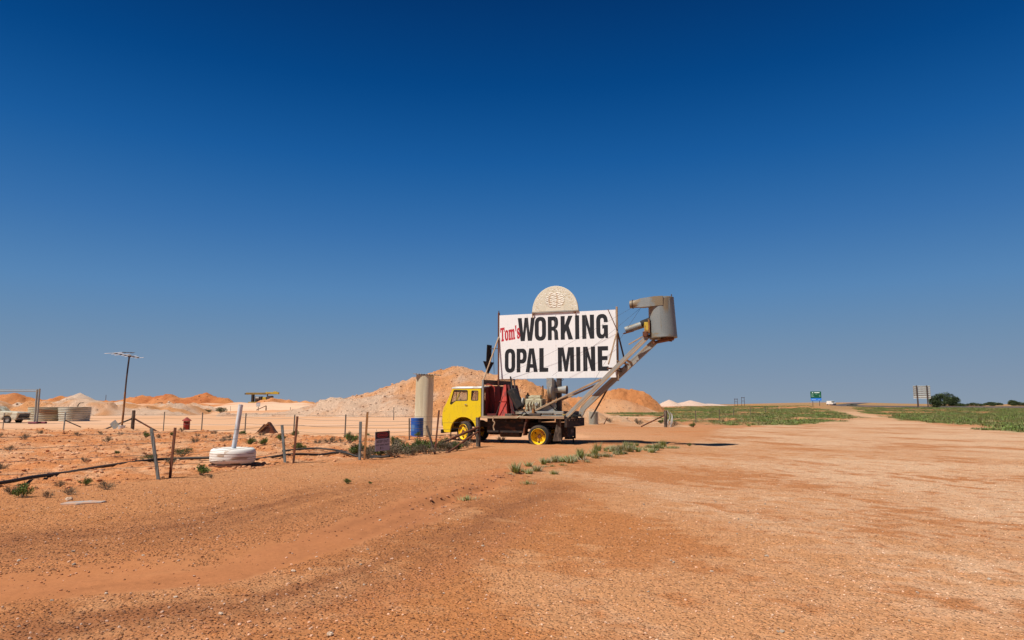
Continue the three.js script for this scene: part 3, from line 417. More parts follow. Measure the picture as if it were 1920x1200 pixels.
  for (let k = 0; k < 5; k++) mesh('exhaust_port', rod(V(0.9 + k * 0.12, 1.72, 0.33), V(0.88 + k * 0.12, 1.52, 0.42), 0.03, 0.025, 8), M.engine, eng);
  mesh('pulley', along(new THREE.CylinderGeometry(0.17, 0.17, 0.06, 24), V(0.66, 1.7, 0.3), V(0.72, 1.7, 0.3)), M.greySteel, eng);
  mesh('exhaust_stack', [rod(V(1.46, 1.85, 0.1), V(1.46, 2.36, 0.08), 0.035, 0.035, 10), rod(V(1.46, 1.95, 0.1), V(1.46, 2.2, 0.09), 0.05, 0.05, 10)], M.paleRust, eng);
  many('fuel_pump', [rod(V(1.3, 1.6, 0.36), V(1.3, 1.6, 0.46), 0.07, 0.06, 14), rod(V(1.05, 1.22, 0.3), V(1.05, 1.38, 0.3), 0.09, 0.09, 14)], M.greySteel, eng);
  for (const p of [[V(0.5, 1.46, 0.5), V(0.7, 1.34, 0.52), V(0.85, 1.42, 0.46), V(0.95, 1.3, 0.5)], [V(0.6, 1.6, 0.45), V(0.74, 1.4, 0.5), V(0.9, 1.22, 0.48)], [V(0.45, 1.52, 0.4), V(0.62, 1.36, 0.45), V(0.8, 1.2, 0.4), V(1, 1.2, 0.42)], [V(0.9, 1.5, 0.44), V(0.85, 1.2, 0.6), V(0.78, 1.12, 1.0), V(0.7, 1.05, 1.05)], [V(1.2, 1.6, 0.44), V(1.24, 1.35, 0.5), V(1.16, 1.2, 0.48)]]) mesh('hose', curve(p, 0.022, 24, 6), rnd() < 0.5 ? M.engine : M.paleRust, eng);
  many('engine_foot', [box(0.8, 0.9, 1.18, 1.36, -0.15, 0.3), box(1.36, 1.46, 1.18, 1.36, -0.15, 0.3)], M.grime, eng);
  mesh('battery', box(0.52, 0.76, 1.2, 1.4, 0.3, 0.55, 0.015), M.paleRust, truck);
  const cageParts = [], rings = []; for (let k = 0; k < 12; k++) { cageParts.push(rod(V(1.16 + k * 0.055, 1.36, -0.35), V(1.2 + k * 0.05, mix(1.7, 2.4, sm(3, 8, k)), -0.35), 0.01, 0.01, 5)); cageParts.push(rod(V(1.16 + k * 0.055, 1.36, 0.15), V(1.2 + k * 0.05, mix(1.6, 2.1, sm(4, 9, k)), 0.1), 0.008, 0.008, 5)); }
  for (const [y, x0] of [[1.5, 1.16], [1.6, 1.2], [1.78, 1.36], [1.95, 1.42], [2.1, 1.46], [2.25, 1.5], [2.32, 1.5], [2.38, 1.5]]) rings.push(bar(V(x0, y, -0.35), V(1.78, y, -0.35), 0.022, 0.014, V(0, 1, 0)), bar(V(1.78, y, -0.35), V(1.78, y, 0.1), 0.02, 0.014, V(0, 1, 0)));
  const cage = mesh('guard_cage', cageParts[0], M.rust, truck); many('guard_bar', cageParts.slice(1), M.rust, cage); many('guard_hoop', rings, M.rust, cage);
  mesh('radiator_core', box(1.56, 1.64, 1.3, 2.0, -0.6, -0.2), M.paleRust, truck);
  mesh('subframe_beam', box(0.46, 2.5, 1.2, 1.32, 0.5, 0.62, 0.01), M.boom, truck); mesh('subframe_beam', box(0.46, 2.9, 1.2, 1.32, -0.62, -0.5, 0.01), M.boom, truck);
  mesh('subframe_plate', box(1.3, 2.56, 1.135, 1.165, -0.7, 0.84), M.greySteel, truck); many('subframe_foot', [box(0.46, 0.56, 1.1, 1.2, 0.5, 0.62), box(2.2, 2.34, 1.1, 1.2, 0.5, 0.62), box(0.46, 0.56, 1.1, 1.2, -0.62, -0.5)], M.grime, truck);
  mesh('tail_bracket', [box(2.5, 2.95, 1.1, 1.2, -0.72, -0.3, 0.01), box(2.46, 2.62, 1.11, 1.3, -0.9, -0.72)], M.matteBlack, truck); mesh('spacer_block', box(2.36, 2.52, 1.11, 1.19, -0.2, 0.3), M.rigYellow, truck);

  many('gas_cylinder', [merge([rod(V(0.62, 1.12, -0.45), V(0.62, 1.9, -0.45), 0.11, 0.11, 18), lathe([[0.11, 0], [0.09, 0.07], [0.04, 0.11], [0.03, 0.18], [0, 0.18]], 18).translate(0.62, 1.9, -0.45)])], M.grime, truck);
  mesh('winch_drum', (() => { const g = lathe([[0, -0.26], [0.19, -0.26], [0.19, -0.23], [0.12, -0.22], [0.13, 0], [0.12, 0.22], [0.19, 0.23], [0.19, 0.26], [0, 0.26]], 24); g.rotateX(Math.PI / 2); g.translate(1.78, 1.4, 0.1); return g; })(), M.rust, truck);
  mesh('tool_tray', [box(1.15, 1.62, 1.15, 1.24, 0.62, 0.9, 0.01)], M.darkSteel, truck); mesh('oil_can', rod(V(1.28, 1.24, 0.74), V(1.28, 1.42, 0.74), 0.07, 0.06, 14), M.paleRust, truck);
  mesh('timber_block', box(0.1, 0.42, 1.12, 1.22, 0.6, 0.9, 0.01), M.timber, truck); mesh('timber_block', box(1.7, 2.1, 1.17, 1.25, 0.62, 0.82, 0.01), M.timber, truck);
  mesh('chain', curve([V(0.4, 1.13, 0.95), V(0.55, 1.16, 0.9), V(0.7, 1.13, 0.96), V(0.85, 1.15, 0.9)], 0.02, 24, 5), M.rust, truck);
  mesh('control_rod', rod(V(1.1, 1.2, 0.6), V(1.02, 1.62, 0.62), 0.014), M.paleRust, truck); mesh('control_rod', rod(V(1.2, 1.2, 0.6), V(1.18, 1.56, 0.62), 0.014), M.paleRust, truck);
  mesh('fuel_line', curve([V(0.3, 1.5, 0.7), V(0.5, 1.3, 0.75), V(0.8, 1.36, 0.66), V(1.0, 1.2, 0.6), V(1.3, 1.3, 0.5)], 0.016, 40, 6), M.black, truck);
  mesh('hydraulic_hose', curve([V(1.5, 1.4, 0.4), V(1.75, 1.7, 0.45), V(1.95, 1.5, 0.4), V(2.3, 1.25, 0.4)], 0.02, 30, 6), M.black, truck);
  // fan with its horn
  const fan = mesh('fan', (() => { const g = lathe([[0, -0.11], [0.34, -0.11], [0.37, -0.1], [0.4, -0.06], [0.4, 0.06], [0.42, 0.06], [0.42, 0.09], [0.37, 0.11], [0, 0.11]], 44); g.rotateZ(-Math.PI / 2); g.translate(1.86, 2.2, 0.05); return g; })(), M.greySteel, truck);
  mesh('fan_seam', (() => { const g = new THREE.TorusGeometry(0.405, 0.012, 6, 44); g.rotateY(Math.PI / 2); g.translate(1.82, 2.2, 0.05); return g; })(), M.boom, fan);
  mesh('fan_horn', (() => { const g = lathe([[0.115, 0], [0.115, 0.12], [0.125, 0.2], [0.175, 0.5], [0.185, 0.52], [0.17, 0.52], [0.12, 0.22], [0.1, 0]], 28); g.rotateZ(-Math.PI / 2); g.translate(1.97, 2.18, 0.05); return g; })(), M.greySteel, fan);
  mesh('fan_outlet', [box(1.74, 1.98, 2.3, 2.66, 0.2, 0.44, 0.01)], M.greySteel, fan);
  mesh('support_column', [box(2.02, 2.2, 1.16, 2.72, -0.2, -0.02, 0.01)], M.darkSteel, truck);
  mesh('column_ring', (() => { const g = new THREE.TorusGeometry(0.045, 0.01, 6, 16); g.translate(2.25, 2.62, -0.1); return g; })(), M.darkSteel, truck);
  mesh('gusset', (() => { const g = plate([[1.2, 1.32], [2.1, 1.32], [2.1, 1.8], [2.02, 1.74]], [], 0.02, 0.003); g.translate(0, 0, 0.36); return g; })(), M.greySteel, truck);
  mesh('gusset', (() => { const g = plate([[1.2, 1.32], [2.1, 1.32], [2.1, 1.8], [2.02, 1.74]], [], 0.02, 0.003); g.translate(0, 0, -0.4); return g; })(), M.greySteel, truck);
  // boom: two long beams either side of the billboard, with struts
  const boom = mesh('boom', bar(V(2.53, 1.08, 0.45), V(5.86, 4.2, 0.42), 0.07, 0.17), M.boom, truck);
  mesh('boom_beam', bar(V(3.02, 1.44, -0.45), V(6.04, 4.1, -0.4), 0.1, 0.24), M.boom, boom);
  mesh('boom_foot', bar(V(2.88, 1.1, -0.45), V(3.06, 1.5, -0.45), 0.1, 0.22), M.boom, boom);
  mesh('boom_flange', bar(V(2.58, 1.03, 0.49), V(5.9, 4.14, 0.46), 0.03, 0.06), M.tanSteel, boom);
  mesh('boom_strut', bar(V(1.22, 1.33, 0.45), V(4.0, 2.58, 0.45), 0.07, 0.075), M.tanSteel, boom);
  mesh('boom_strut', bar(V(2.04, 1.74, -0.38), V(3.63, 2.4, -0.4), 0.06, 0.075), M.tanSteel, boom);
  mesh('boom_strut', bar(V(4.28, 2.62, -0.5), V(3.3, 1.02, -0.6), 0.05, 0.06), M.darkSteel, boom);
  mesh('boom_cross_tie', bar(V(4.6, 2.95, 0.43), V(4.62, 2.9, -0.43), 0.09, 0.06, V(1, 0, 0)), M.darkSteel, boom);
  mesh('boom_cross_tie', bar(V(5.0, 3.32, 0.43), V(5.04, 3.26, -0.43), 0.09, 0.06, V(1, 0, 0)), M.tanSteel, boom);
  mesh('boom_cross_tie', bar(V(4.3, 3.0, 0.5), V(4.72, 3.02, -0.5), 0.07, 0.06, V(0, 1, 0)), M.rust, boom);
  mesh('boom_lever', bar(V(5.12, 3.92, 0.4), V(5.84, 4.3, 0.42), 0.035, 0.05), M.tanSteel, boom);
  mesh('boom_link', bar(V(4.62, 3.3, 0.3), V(4.98, 3.16, -0.3), 0.05, 0.05, V(0, 1, 0)), M.tanSteel, boom);
  // separator drum at the boom's end
  const head = mesh('separator', (() => { const g = lathe([[0.0, -0.76], [0.5, -0.8], [0.535, -0.8], [0.535, -0.76], [0.53, -0.55], [0.495, 0.72], [0.5, 0.78], [0.47, 0.8], [0.0, 0.83]], 48); const p = g.attributes.position; for (let i = 0; i < p.count; i++) { const a = Math.atan2(p.getZ(i), p.getX(i)); const k = 1 + 0.012 * Math.sin(a * 3 + p.getY(i) * 2) + 0.01 * vn(a * 3, p.getY(i) * 4); p.setX(i, p.getX(i) * k); p.setZ(i, p.getZ(i) * k); } g.computeVertexNormals(); g.rotateZ(0.045); g.translate(6.38, 4.95, 0); return g; })(), M.galv, truck);
  mesh('inlet_duct', (() => { // square duct that runs off the drum at a tangent and narrows to a round spigot
    const S = [], sect = (x, y0, y1, z0, z1, round) => S.push(Array.from({ length: 20 }, (_, k) => { const a = k / 20 * 6.283 + 0.785, c = Math.cos(a), s = Math.sin(a), q = 1 / Math.max(Math.abs(c), Math.abs(s)), u = mix(c * q, c * 1.0, round), v = mix(s * q, s * 1.0, round); return [x, (y0 + y1) / 2 + v * (y1 - y0) / 2, (z0 + z1) / 2 + u * (z1 - z0) / 2]; }));
    sect(6.5, 5.4, 5.76, 0.16, 0.5, 0); sect(6.2, 5.38, 5.76, 0.18, 0.53, 0); sect(5.7, 5.36, 5.71, 0.18, 0.52, 0); sect(5.62, 5.36, 5.7, 0.18, 0.52, 0.05); sect(5.38, 5.36, 5.67, 0.19, 0.51, 1); sect(5.2, 5.35, 5.66, 0.19, 0.51, 1); sect(5.2, 5.37, 5.64, 0.21, 0.49, 1); sect(5.5, 5.38, 5.64, 0.21, 0.49, 1);
    const pos = [], idx = []; S.forEach((r) => r.forEach((p) => pos.push(...p))); for (let j = 0; j < S.length - 1; j++) for (let k = 0; k < 20; k++) { const a = j * 20 + k, b = j * 20 + (k + 1) % 20; idx.push(a, a + 20, b, b, a + 20, b + 20); }
    let g = new THREE.BufferGeometry(); g.setAttribute('position', new THREE.Float32BufferAttribute(pos, 3)); g.setAttribute('uv', new THREE.Float32BufferAttribute(pos.filter((_, i) => i % 3 !== 2).map((v) => v * 0.5), 2)); g.setIndex(idx); g = toCreasedNormals(g, 0.6); return g; })(), M.galv, head);
  mesh('duct_clamp', (() => { const g = new THREE.TorusGeometry(0.168, 0.016, 8, 32); g.rotateY(Math.PI / 2); g.translate(5.31, 5.51, 0.35); return g; })(), M.darkSteel, head);
  mesh('lifting_eye', rod(V(6.78, 5.7, 0.1), V(6.78, 5.86, 0.1), 0.02), M.darkSteel, head);
  mesh('seam_strap', rod(V(6.79, 4.2, 0.34), V(6.72, 5.7, 0.33), 0.012), M.galv, head);
  mesh('side_tube', (() => { const g = along(new THREE.CylinderGeometry(0.135, 0.135, 0.86, 24, 1, true), V(5.0, 4.5, 0.3), V(5.8, 4.74, 0.25)); return merge([g, along(new THREE.CylinderGeometry(0.115, 0.115, 0.86, 24, 1, true), V(5.0, 4.5, 0.3), V(5.8, 4.74, 0.25))]); })(), M.galv, head);
  mesh('tube_sleeve', along(new THREE.CylinderGeometry(0.15, 0.145, 0.4, 20), V(5.6, 4.7, 0.27), V(5.98, 4.84, 0.22)), M.matteBlack, head);
  mesh('tube_lip', bar(V(4.9, 4.36, 0.32), V(5.3, 4.46, 0.3), 0.24, 0.02), M.rust, head);
  mesh('mounting_bracket', [box(5.74, 5.92, 4.4, 4.78, 0.02, 0.4, 0.01)], M.rigYellow, head); mesh('bracket_plate', box(5.9, 5.96, 4.34, 4.86, 0.0, 0.44, 0.01), M.paleRust, head);
  mesh('pivot', [rod(V(5.82, 4.26, 0.6), V(5.82, 4.26, -0.55), 0.06, 0.06, 14), box(5.7, 5.9, 4.2, 4.4, 0.3, 0.56, 0.02)], M.rust, head);
  mesh('outlet_hatch', [bar(V(6.05, 3.99, 0.05), V(6.8, 4.13, -0.1), 0.5, 0.06), bar(V(6.02, 3.95, 0.3), V(6.75, 4.2, 0.22), 0.05, 0.08), bar(V(6.3, 4.15, -0.2), V(6.7, 4.1, -0.2), 0.3, 0.12)], M.rust, head);
}

// ---------------------------------------------------------------- billboard
const board = thing('billboard', 'white opal mine billboard with black capital letters above the truck', 'billboard', TX, TY, TZ, TURN);
{
  const X0 = -0.5, X1 = 4.54, Y0 = 2.66, Y1 = 5.38, Wm = X1 - X0, Hm = Y1 - Y0, CW = 2048, CH = 1104;
  const cv = document.createElement('canvas'); cv.width = CW; cv.height = CH; const g = cv.getContext('2d');
  g.fillStyle = '#ebe9e6'; g.fillRect(0, 0, CW, CH);
  for (let i = 0; i < 2600; i++) { g.fillStyle = `rgba(${(150 + rnd() * 60) | 0},${(140 + rnd() * 50) | 0},${(120 + rnd() * 50) | 0},${rnd() * 0.06})`; const w = rr(2, 40), h = rr(4, 120); g.fillRect(rnd() * CW, rnd() * CH, w * 0.3, h); }
  const path = (pts, x, y, w, h) => { pts.forEach((p, i) => { const f = p.length === 2 ? 'l' : 'q'; if (!i) g.moveTo(x + p[0] * w, y + p[1] * h); else if (f === 'l') g.lineTo(x + p[0] * w, y + p[1] * h); else g.quadraticCurveTo(x + p[0] * w, y + p[1] * h, x + p[2] * w, y + p[3] * h); }); g.closePath(); };
  const oval = (x0, y0, x1, y1, ry) => [[x0, y0 + ry], [x0, y0, (x0 + x1) / 2, y0], [x1, y0, x1, y0 + ry], [x1, y1 - ry], [x1, y1, (x0 + x1) / 2, y1], [x0, y1, x0, y1 - ry]];
  const L = {
    W: [[[0, 0], [.23, 0], [.315, .64], [.40, 0], [.60, 0], [.685, .64], [.77, 0], [1, 0], [.83, 1], [.59, 1], [.5, .4], [.41, 1], [.17, 1]]],
    O: [oval(0, -.01, 1, 1.01, .3), oval(.36, .16, .64, .84, .12)],
    R: [[[0, 0], [.58, 0], [.97, 0, .97, .27], [.97, .47, .72, .53], [.95, .58, .95, .74], [.95, .94, 1, 1], [.63, 1], [.6, .93, .6, .74], [.6, .6, .46, .6], [.37, .6], [.37, 1], [0, 1]], [[.37, .17], [.48, .17], [.61, .17, .61, .3], [.61, .43, .48, .43], [.37, .43]]],
    K: [[[0, 0], [.34, 0], [.34, .38], [.62, 0], [.98, 0], [.66, .43], [1, 1], [.63, 1], [.44, .62], [.34, .75], [.34, 1], [0, 1]]],
    I: [[[0, 0], [1, 0], [1, 1], [0, 1]]],
    N: [[[0, 0], [.37, 0], [.65, .55], [.65, 0], [1, 0], [1, 1], [.66, 1], [.35, .42], [.35, 1], [0, 1]]],
    G: [[[1, .34], [.65, .34], [.65, .27], [.65, .16, .51, .16], [.36, .16, .36, .28], [.36, .72], [.36, .84, .5, .84], [.65, .84, .65, .7], [.65, .6], [.52, .6], [.52, .45], [1, .45], [1, 1], [.78, 1], [.74, .91], [.66, 1.01, .44, 1.01], [0, 1.01, 0, .7], [0, .3], [0, -.01, .5, -.01], [1, -.01, 1, .34]]],
    P: [[[0, 0], [.58, 0], [1, 0, 1, .31], [1, .63, .56, .63], [.37, .63], [.37, 1], [0, 1]], [[.37, .17], [.47, .17], [.63, .17, .63, .31], [.63, .46, .47, .46], [.37, .46]]],
    A: [[[.3, 0], [.7, 0], [1, 1], [.67, 1], [.63, .82], [.37, .82], [.33, 1], [0, 1]], [[.5, .22], [.585, .66], [.415, .66]]],
    L: [[[0, 0], [.5, 0], [.5, .83], [1, .83], [1, 1], [0, 1]]],
    M: [[[0, 0], [.36, 0], [.5, .56], [.64, 0], [1, 0], [1, 1], [.75, 1], [.75, .32], [.59, 1], [.41, 1], [.25, .32], [.25, 1], [0, 1]]],
    E: [[[0, 0], [.98, 0], [.98, .18], [.42, .18], [.42, .4], [.92, .4], [.92, .57], [.42, .57], [.42, .82], [1, .82], [1, 1], [0, 1]]],
  };
  const px = (zx) => (zx - 549) / (1330 - 549) * CW;
  g.fillStyle = '#131317';
  const put = (ch, a, b, y0, y1) => { g.beginPath(); for (const p of L[ch]) path(p, px(a), y0, px(b) - px(a), y1 - y0); g.fill('evenodd'); };
  [['W', 679, 798], ['O', 797, 874], ['R', 886, 958], ['K', 972, 1054], ['I', 1068, 1095], ['N', 1114, 1192], ['G', 1205, 1280]].forEach(([c, a, b]) => put(c, a, b, 64, 464));
  [['O', 588, 661], ['P', 671, 741], ['A', 733, 816], ['L', 827, 887], ['M', 952, 1059], ['I', 1073, 1100], ['N', 1118, 1196], ['E', 1212, 1280]].forEach(([c, a, b]) => put(c, a, b, 592, 996));
  g.save(); g.translate(26, 452); g.rotate(-0.13); g.fillStyle = '#b81f2e'; g.strokeStyle = '#b81f2e'; g.lineWidth = 13; g.transform(1, 0, -0.1, 1, 0, 0); g.scale(0.56, 1.42); g.font = 'bold 215px serif'; g.fillText("Tom's", -5, 0); g.strokeText("Tom's", -5, 0); g.restore();
  // scuffs and rust runs from the bolts of the disc
  g.fillStyle = 'rgba(150,98,52,0.55)'; for (const [zx, h] of [[782, 90], [1060, 26]]) for (let k = 0; k < 12; k++) g.fillRect(px(zx) + rr(-10, 10), 0, rr(2, 7), h * rr(0.4, 1));
  for (let i = 0; i < 160; i++) { g.fillStyle = `rgba(236,234,230,${rnd() * 0.6})`; g.fillRect(rnd() * CW, rnd() * CH, rr(1, 5), rr(1, 6)); }
  const t = new THREE.CanvasTexture(cv); t.colorSpace = THREE.SRGBColorSpace; t.magFilter = THREE.LinearFilter;
  const face = new THREE.MeshStandardMaterial({ map: t, roughness: 0.55 });
  const N = 4; for (let k = 0; k < N; k++) {
    const a = X0 + Wm * k / N + 0.002, b = X0 + Wm * (k + 1) / N - 0.002, s = new THREE.BoxGeometry(b - a, Hm, 0.012), uv = s.attributes.uv, p = s.attributes.position; s.translate((a + b) / 2, (Y0 + Y1) / 2, (k % 2) * 0.0015);
    for (let i = 0; i < uv.count; i++) { const back = s.attributes.normal.getZ(i) < 0.5; uv.setXY(i, back ? 0.004 : (p.getX(i) - X0) / Wm, back ? 0.004 : (p.getY(i) - Y0) / Hm); }
    mesh('sign_sheet', s, face, board);
    for (let r = 0; r < 9; r++) if (k) mesh('rivet', (() => { const q = new THREE.SphereGeometry(0.009, 6, 4); q.translate(a - 0.002, Y0 + 0.12 + r * 0.31, 0.009); return q; })(), M.greySteel, board);
  }
  for (const y of [Y0 + 0.1, (Y0 + Y1) / 2, Y1 - 0.1]) mesh('back_rail', box(X0, X1, y - 0.03, y + 0.03, -0.06, -0.01), M.darkSteel, board);
  const post = mesh('sign_post', box(-0.57, -0.505, 1.1, 5.5, -0.06, 0.02, 0.006), M.rust, board); mesh('sign_post', box(4.55, 4.62, 2.52, 5.5, -0.06, 0.03, 0.006), M.tanSteel, board);
  mesh('post_cap', rod(V(-0.54, 5.48, -0.02), V(-0.54, 5.58, -0.02), 0.02), M.darkSteel, board);
  mesh('brace', bar(V(-0.52, 4.45, 0.02), V(-0.83, 2.56, 0.96), 0.05, 0.05), M.tanSteel, board);
  mesh('brace', bar(V(4.24, 5.4, 0.06), V(4.6, 4.55, 0.06), 0.03, 0.03), M.rust, board);
  mesh('brace', bar(V(4.6, 4.5, 0.06), V(4.3, 3.16, 0.4), 0.055, 0.05), M.tanSteel, board);
  mesh('brace', bar(V(4.6, 4.45, -0.06), V(4.86, 3.06, -0.35), 0.05, 0.06), M.darkSteel, board);
  mesh('brace', bar(V(0.15, 2.66, -0.03), V(0.3, 1.9, 0.1), 0.05, 0.05), M.darkSteel, board);
  mesh('lower_rail', box(-0.6, 0.2, 2.6, 2.64, -0.06, 0.0), M.darkSteel, board);
  for (const [a, b, s] of [[V(-0.45, 2.72, 0.1), V(5.3, 5.4, 0.3), 0.12], [V(1.9, 2.75, 0.2), V(5.62, 5.36, 0.32), 0.1]]) mesh('stay_wire', curve([a, a.clone().lerp(b, 0.5).add(V(0, -s, 0.06)), b], 0.004, 30, 5), M.darkSteel, board);
  mesh('stay_wire', curve([V(3.5, 2.2, 0.3), V(4.3, 3.4, 0.5), V(5.62, 5.36, 0.34)], 0.005, 30, 5), M.darkSteel, board);
  // half disc standing on the top edge
  const dc = document.createElement('canvas'); dc.width = 1024; dc.height = 512; const d = dc.getContext('2d'); d.fillStyle = '#d8cfb8'; d.fillRect(0, 0, 1024, 512);
  const bc = document.createElement('canvas'); bc.width = 1024; bc.height = 512; const b = bc.getContext('2d'); b.fillStyle = '#808080'; b.fillRect(0, 0, 1024, 512);
  for (let i = 0; i < 120; i++) { const a = Math.PI * (i + 0.5) / 120, w = i % 2; d.strokeStyle = w ? 'rgba(206,196,168,.5)' : 'rgba(226,218,198,.5)'; b.strokeStyle = w ? '#5c5c5c' : '#a8a8a8'; for (const q of [d, b]) { q.lineWidth = 7; q.beginPath(); q.moveTo(512 + 200 * Math.cos(a), 512 - 200 * Math.sin(a)); q.lineTo(512 + 400 * Math.cos(a), 512 - 400 * Math.sin(a)); q.stroke(); } }
  for (let i = 0; i < 320; i++) { const a = Math.PI * rnd(), r = rr(340, 480), x = 512 + r * Math.cos(a), y = 512 - r * Math.sin(a); d.fillStyle = ['rgba(250,248,240,.9)', 'rgba(176,142,92,.45)', 'rgba(150,128,96,.4)'][(rnd() * 3) | 0]; const w = rr(5, 24), h = rr(4, 14); d.fillRect(x, y, w, h); b.fillStyle = rnd() < 0.5 ? '#c8c8c8' : '#505050'; b.fillRect(x, y, w, h); }
  for (let i = 0; i < 300; i++) { const a = rnd() * 6.28, r = Math.sqrt(rnd()); d.fillStyle = `rgba(${(170 + rnd() * 30) | 0},${(116 + rnd() * 30) | 0},70,${rnd() * 0.3})`; d.fillRect(590 + Math.cos(a) * r * 150, 340 + Math.sin(a) * r * 90, rr(4, 22), rr(3, 9)); }
  const dt = new THREE.CanvasTexture(dc); dt.colorSpace = THREE.SRGBColorSpace; const bt = new THREE.CanvasTexture(bc);
  const discMat = new THREE.MeshStandardMaterial({ map: dt, bumpMap: bt, bumpScale: 0.013, roughness: 0.8 });
  const arc = Array.from({ length: 41 }, (_, i) => [1.0 * Math.cos(Math.PI * i / 40), 1.06 * Math.sin(Math.PI * i / 40)]), dg = plate(arc, [], 0.07, 0.012), uv = dg.attributes.uv, dp = dg.attributes.position;
  for (let i = 0; i < uv.count; i++) uv.setXY(i, clamp(0.5 + dp.getX(i) / 2.06, 0.01, 0.99), clamp(dp.getY(i) / 1.08, 0.01, 0.99)); dg.rotateZ(0); dg.translate(2.0, 5.44, -0.03);
  const disc = mesh('half_disc', dg, discMat, board); mesh('disc_base', box(0.98, 3.02, 5.385, 5.45, -0.05, 0.06, 0.008), M.boom, disc);
  const ivory = worn([232, 226, 212], [188, 150, 108], { amount: 0.14, scale: 7, rough: 0.8 });
  for (let k = 0; k < 10; k++) { const y = 0.18 + k * 0.062, half = Math.sqrt(Math.max(0, 1 - ((y - 0.46) / 0.34) ** 2)) * 0.41; if (half < 0.1) continue; const pts = []; for (let i = 0; i <= 12; i++) { const x = mix(-half, half, i / 12); pts.push(V(2.0 + x, 5.44 + y + 0.012 * Math.sin(x * 22 + k * 1.9) + 0.008 * vn(x * 9, k), 0.045)); } mesh('ridge', curve(pts, 0.024, 40, 6), ivory, disc); }
  for (const x of [1.06, 2.86]) mesh('disc_bolt', rod(V(x, 5.36, 0.0), V(x, 5.36, 0.09), 0.035, 0.035, 8), M.rust, disc);
  // black arrow hanging off the side of the board, turned edge on
  const ar = plate([[-0.13, 0.62], [0.13, 0.62], [0.13, -0.1], [0.3, -0.1], [0, -0.64], [-0.3, -0.1], [-0.13, -0.1]], [], 0.03, 0.004); ar.rotateZ(-0.06); ar.rotateY(1.12); ar.translate(-0.98, 3.5, 0.06);
  const arrow = mesh('arrow', ar, M.matteBlack, board); mesh('arrow_arm', rod(V(-0.95, 3.96, 0.0), V(-0.55, 3.96, -0.02), 0.016), M.darkSteel, arrow); mesh('arrow_arm', rod(V(-0.78, 3.96, 0), V(-0.74, 2.9, 0.0), 0.01), M.darkSteel, arrow);
}

// ---------------------------------------------------------------- fences
const gy = (x, z) => H(x, z);
function fence(label, posts, heights, wireR, extra) { // posts: [x, z, topX, topY, thickness, material]
  const [x0, z0] = posts[0], f = thing('wire_fence', label, 'fence', x0, gy(x0, z0), z0), L = (x, y, z) => V(x - x0, y - f.position.y, z - z0);
  for (const [x, z, tx, ty, w, m, post = true] of posts) if (post) { const y = gy(x, z);
    mesh(w > 0.1 ? 'timber_post' : 'post', w > 0.1 ? rod(L(x, y - 0.25, z), L(tx, ty, z), w / 2, w / 2 * 0.94, 9) : merge([bar(L(x, y - 0.25, z), L(tx, ty, z), w, w * 0.3, V(1, 0, 0.2)), bar(L(x, y - 0.25, z - w * 0.3), L(tx, ty, z - w * 0.3), w * 0.3, w * 0.6, V(1, 0, 0.2))]), m, f); }
  const run = posts.filter((p) => p[7] !== 'skip');
  heights.forEach((h, k) => { for (let i = 0; i < run.length - 1; i++) { const p = (q) => { const y = gy(q[0], q[1]), t = clamp(h / Math.max(0.5, q[3] - y)); return L(mix(q[0], q[2], t), y + h, q[1] + 0.03); }, a = p(run[i]), b = p(run[i + 1]); if (a.distanceTo(b) < 0.4) continue;
    mesh('wire', curve([a, a.clone().lerp(b, 0.5).add(V(0, -0.012 * a.distanceTo(b), 0)), b], wireR, 12, 4), M.wire, f); } });
  extra?.(f, L); return f;
}
fence('wire fence of leaning pickets along the edge of the dirt track', [
  [-12.6, -11.4, -12.6, 1.2, 0.05, M.picket], [-7.4, -14.68, -7.67, 1.14, 0.075, M.greyPicket], [-7.32, -14.88, -7.26, 1.15, 0.06, M.rust, true, 'skip'], [-5.97, -18.36, -6.12, 1.1, 0.075, M.greyPicket], [-5.79, -18.36, -5.72, 1.33, 0.06, M.rust, true, 'skip'],
  [-4.32, -19.68, -4.32, 1.16, 0.08, M.greyPicket], [-4.2, -19.68, -4.13, 1.43, 0.062, M.paleRust, true, 'skip'], [-2.4, -22.29, -2.76, 0.97, 0.07, M.picket], [-2.48, -22.07, -2.34, 1.46, 0.055, M.rust, true, 'skip'], [-1.25, -25.71, -1.27, 1.16, 0.18, M.timber]], [0.28, 0.52, 0.76, 0.98], 0.0042, (f, L) => {
  mesh('brace_rail', rod(L(-1.26, 0.8, -25.62), L(-2.75, 0.2, -23.4), 0.05, 0.045), M.rust, f); mesh('brace_rail', rod(L(-1.24, 0.66, -25.6), L(-2.16, 0.04, -22.8), 0.035), M.rust, f);
  mesh('wire_coil', curve([L(-1.25, 0.75, -25.5), L(-1.5, 0.45, -25.4), L(-1.62, 0.12, -25.3), L(-1.42, 0.06, -25.3), L(-1.36, 0.5, -25.4)], 0.008, 30, 4), M.wire, f); });
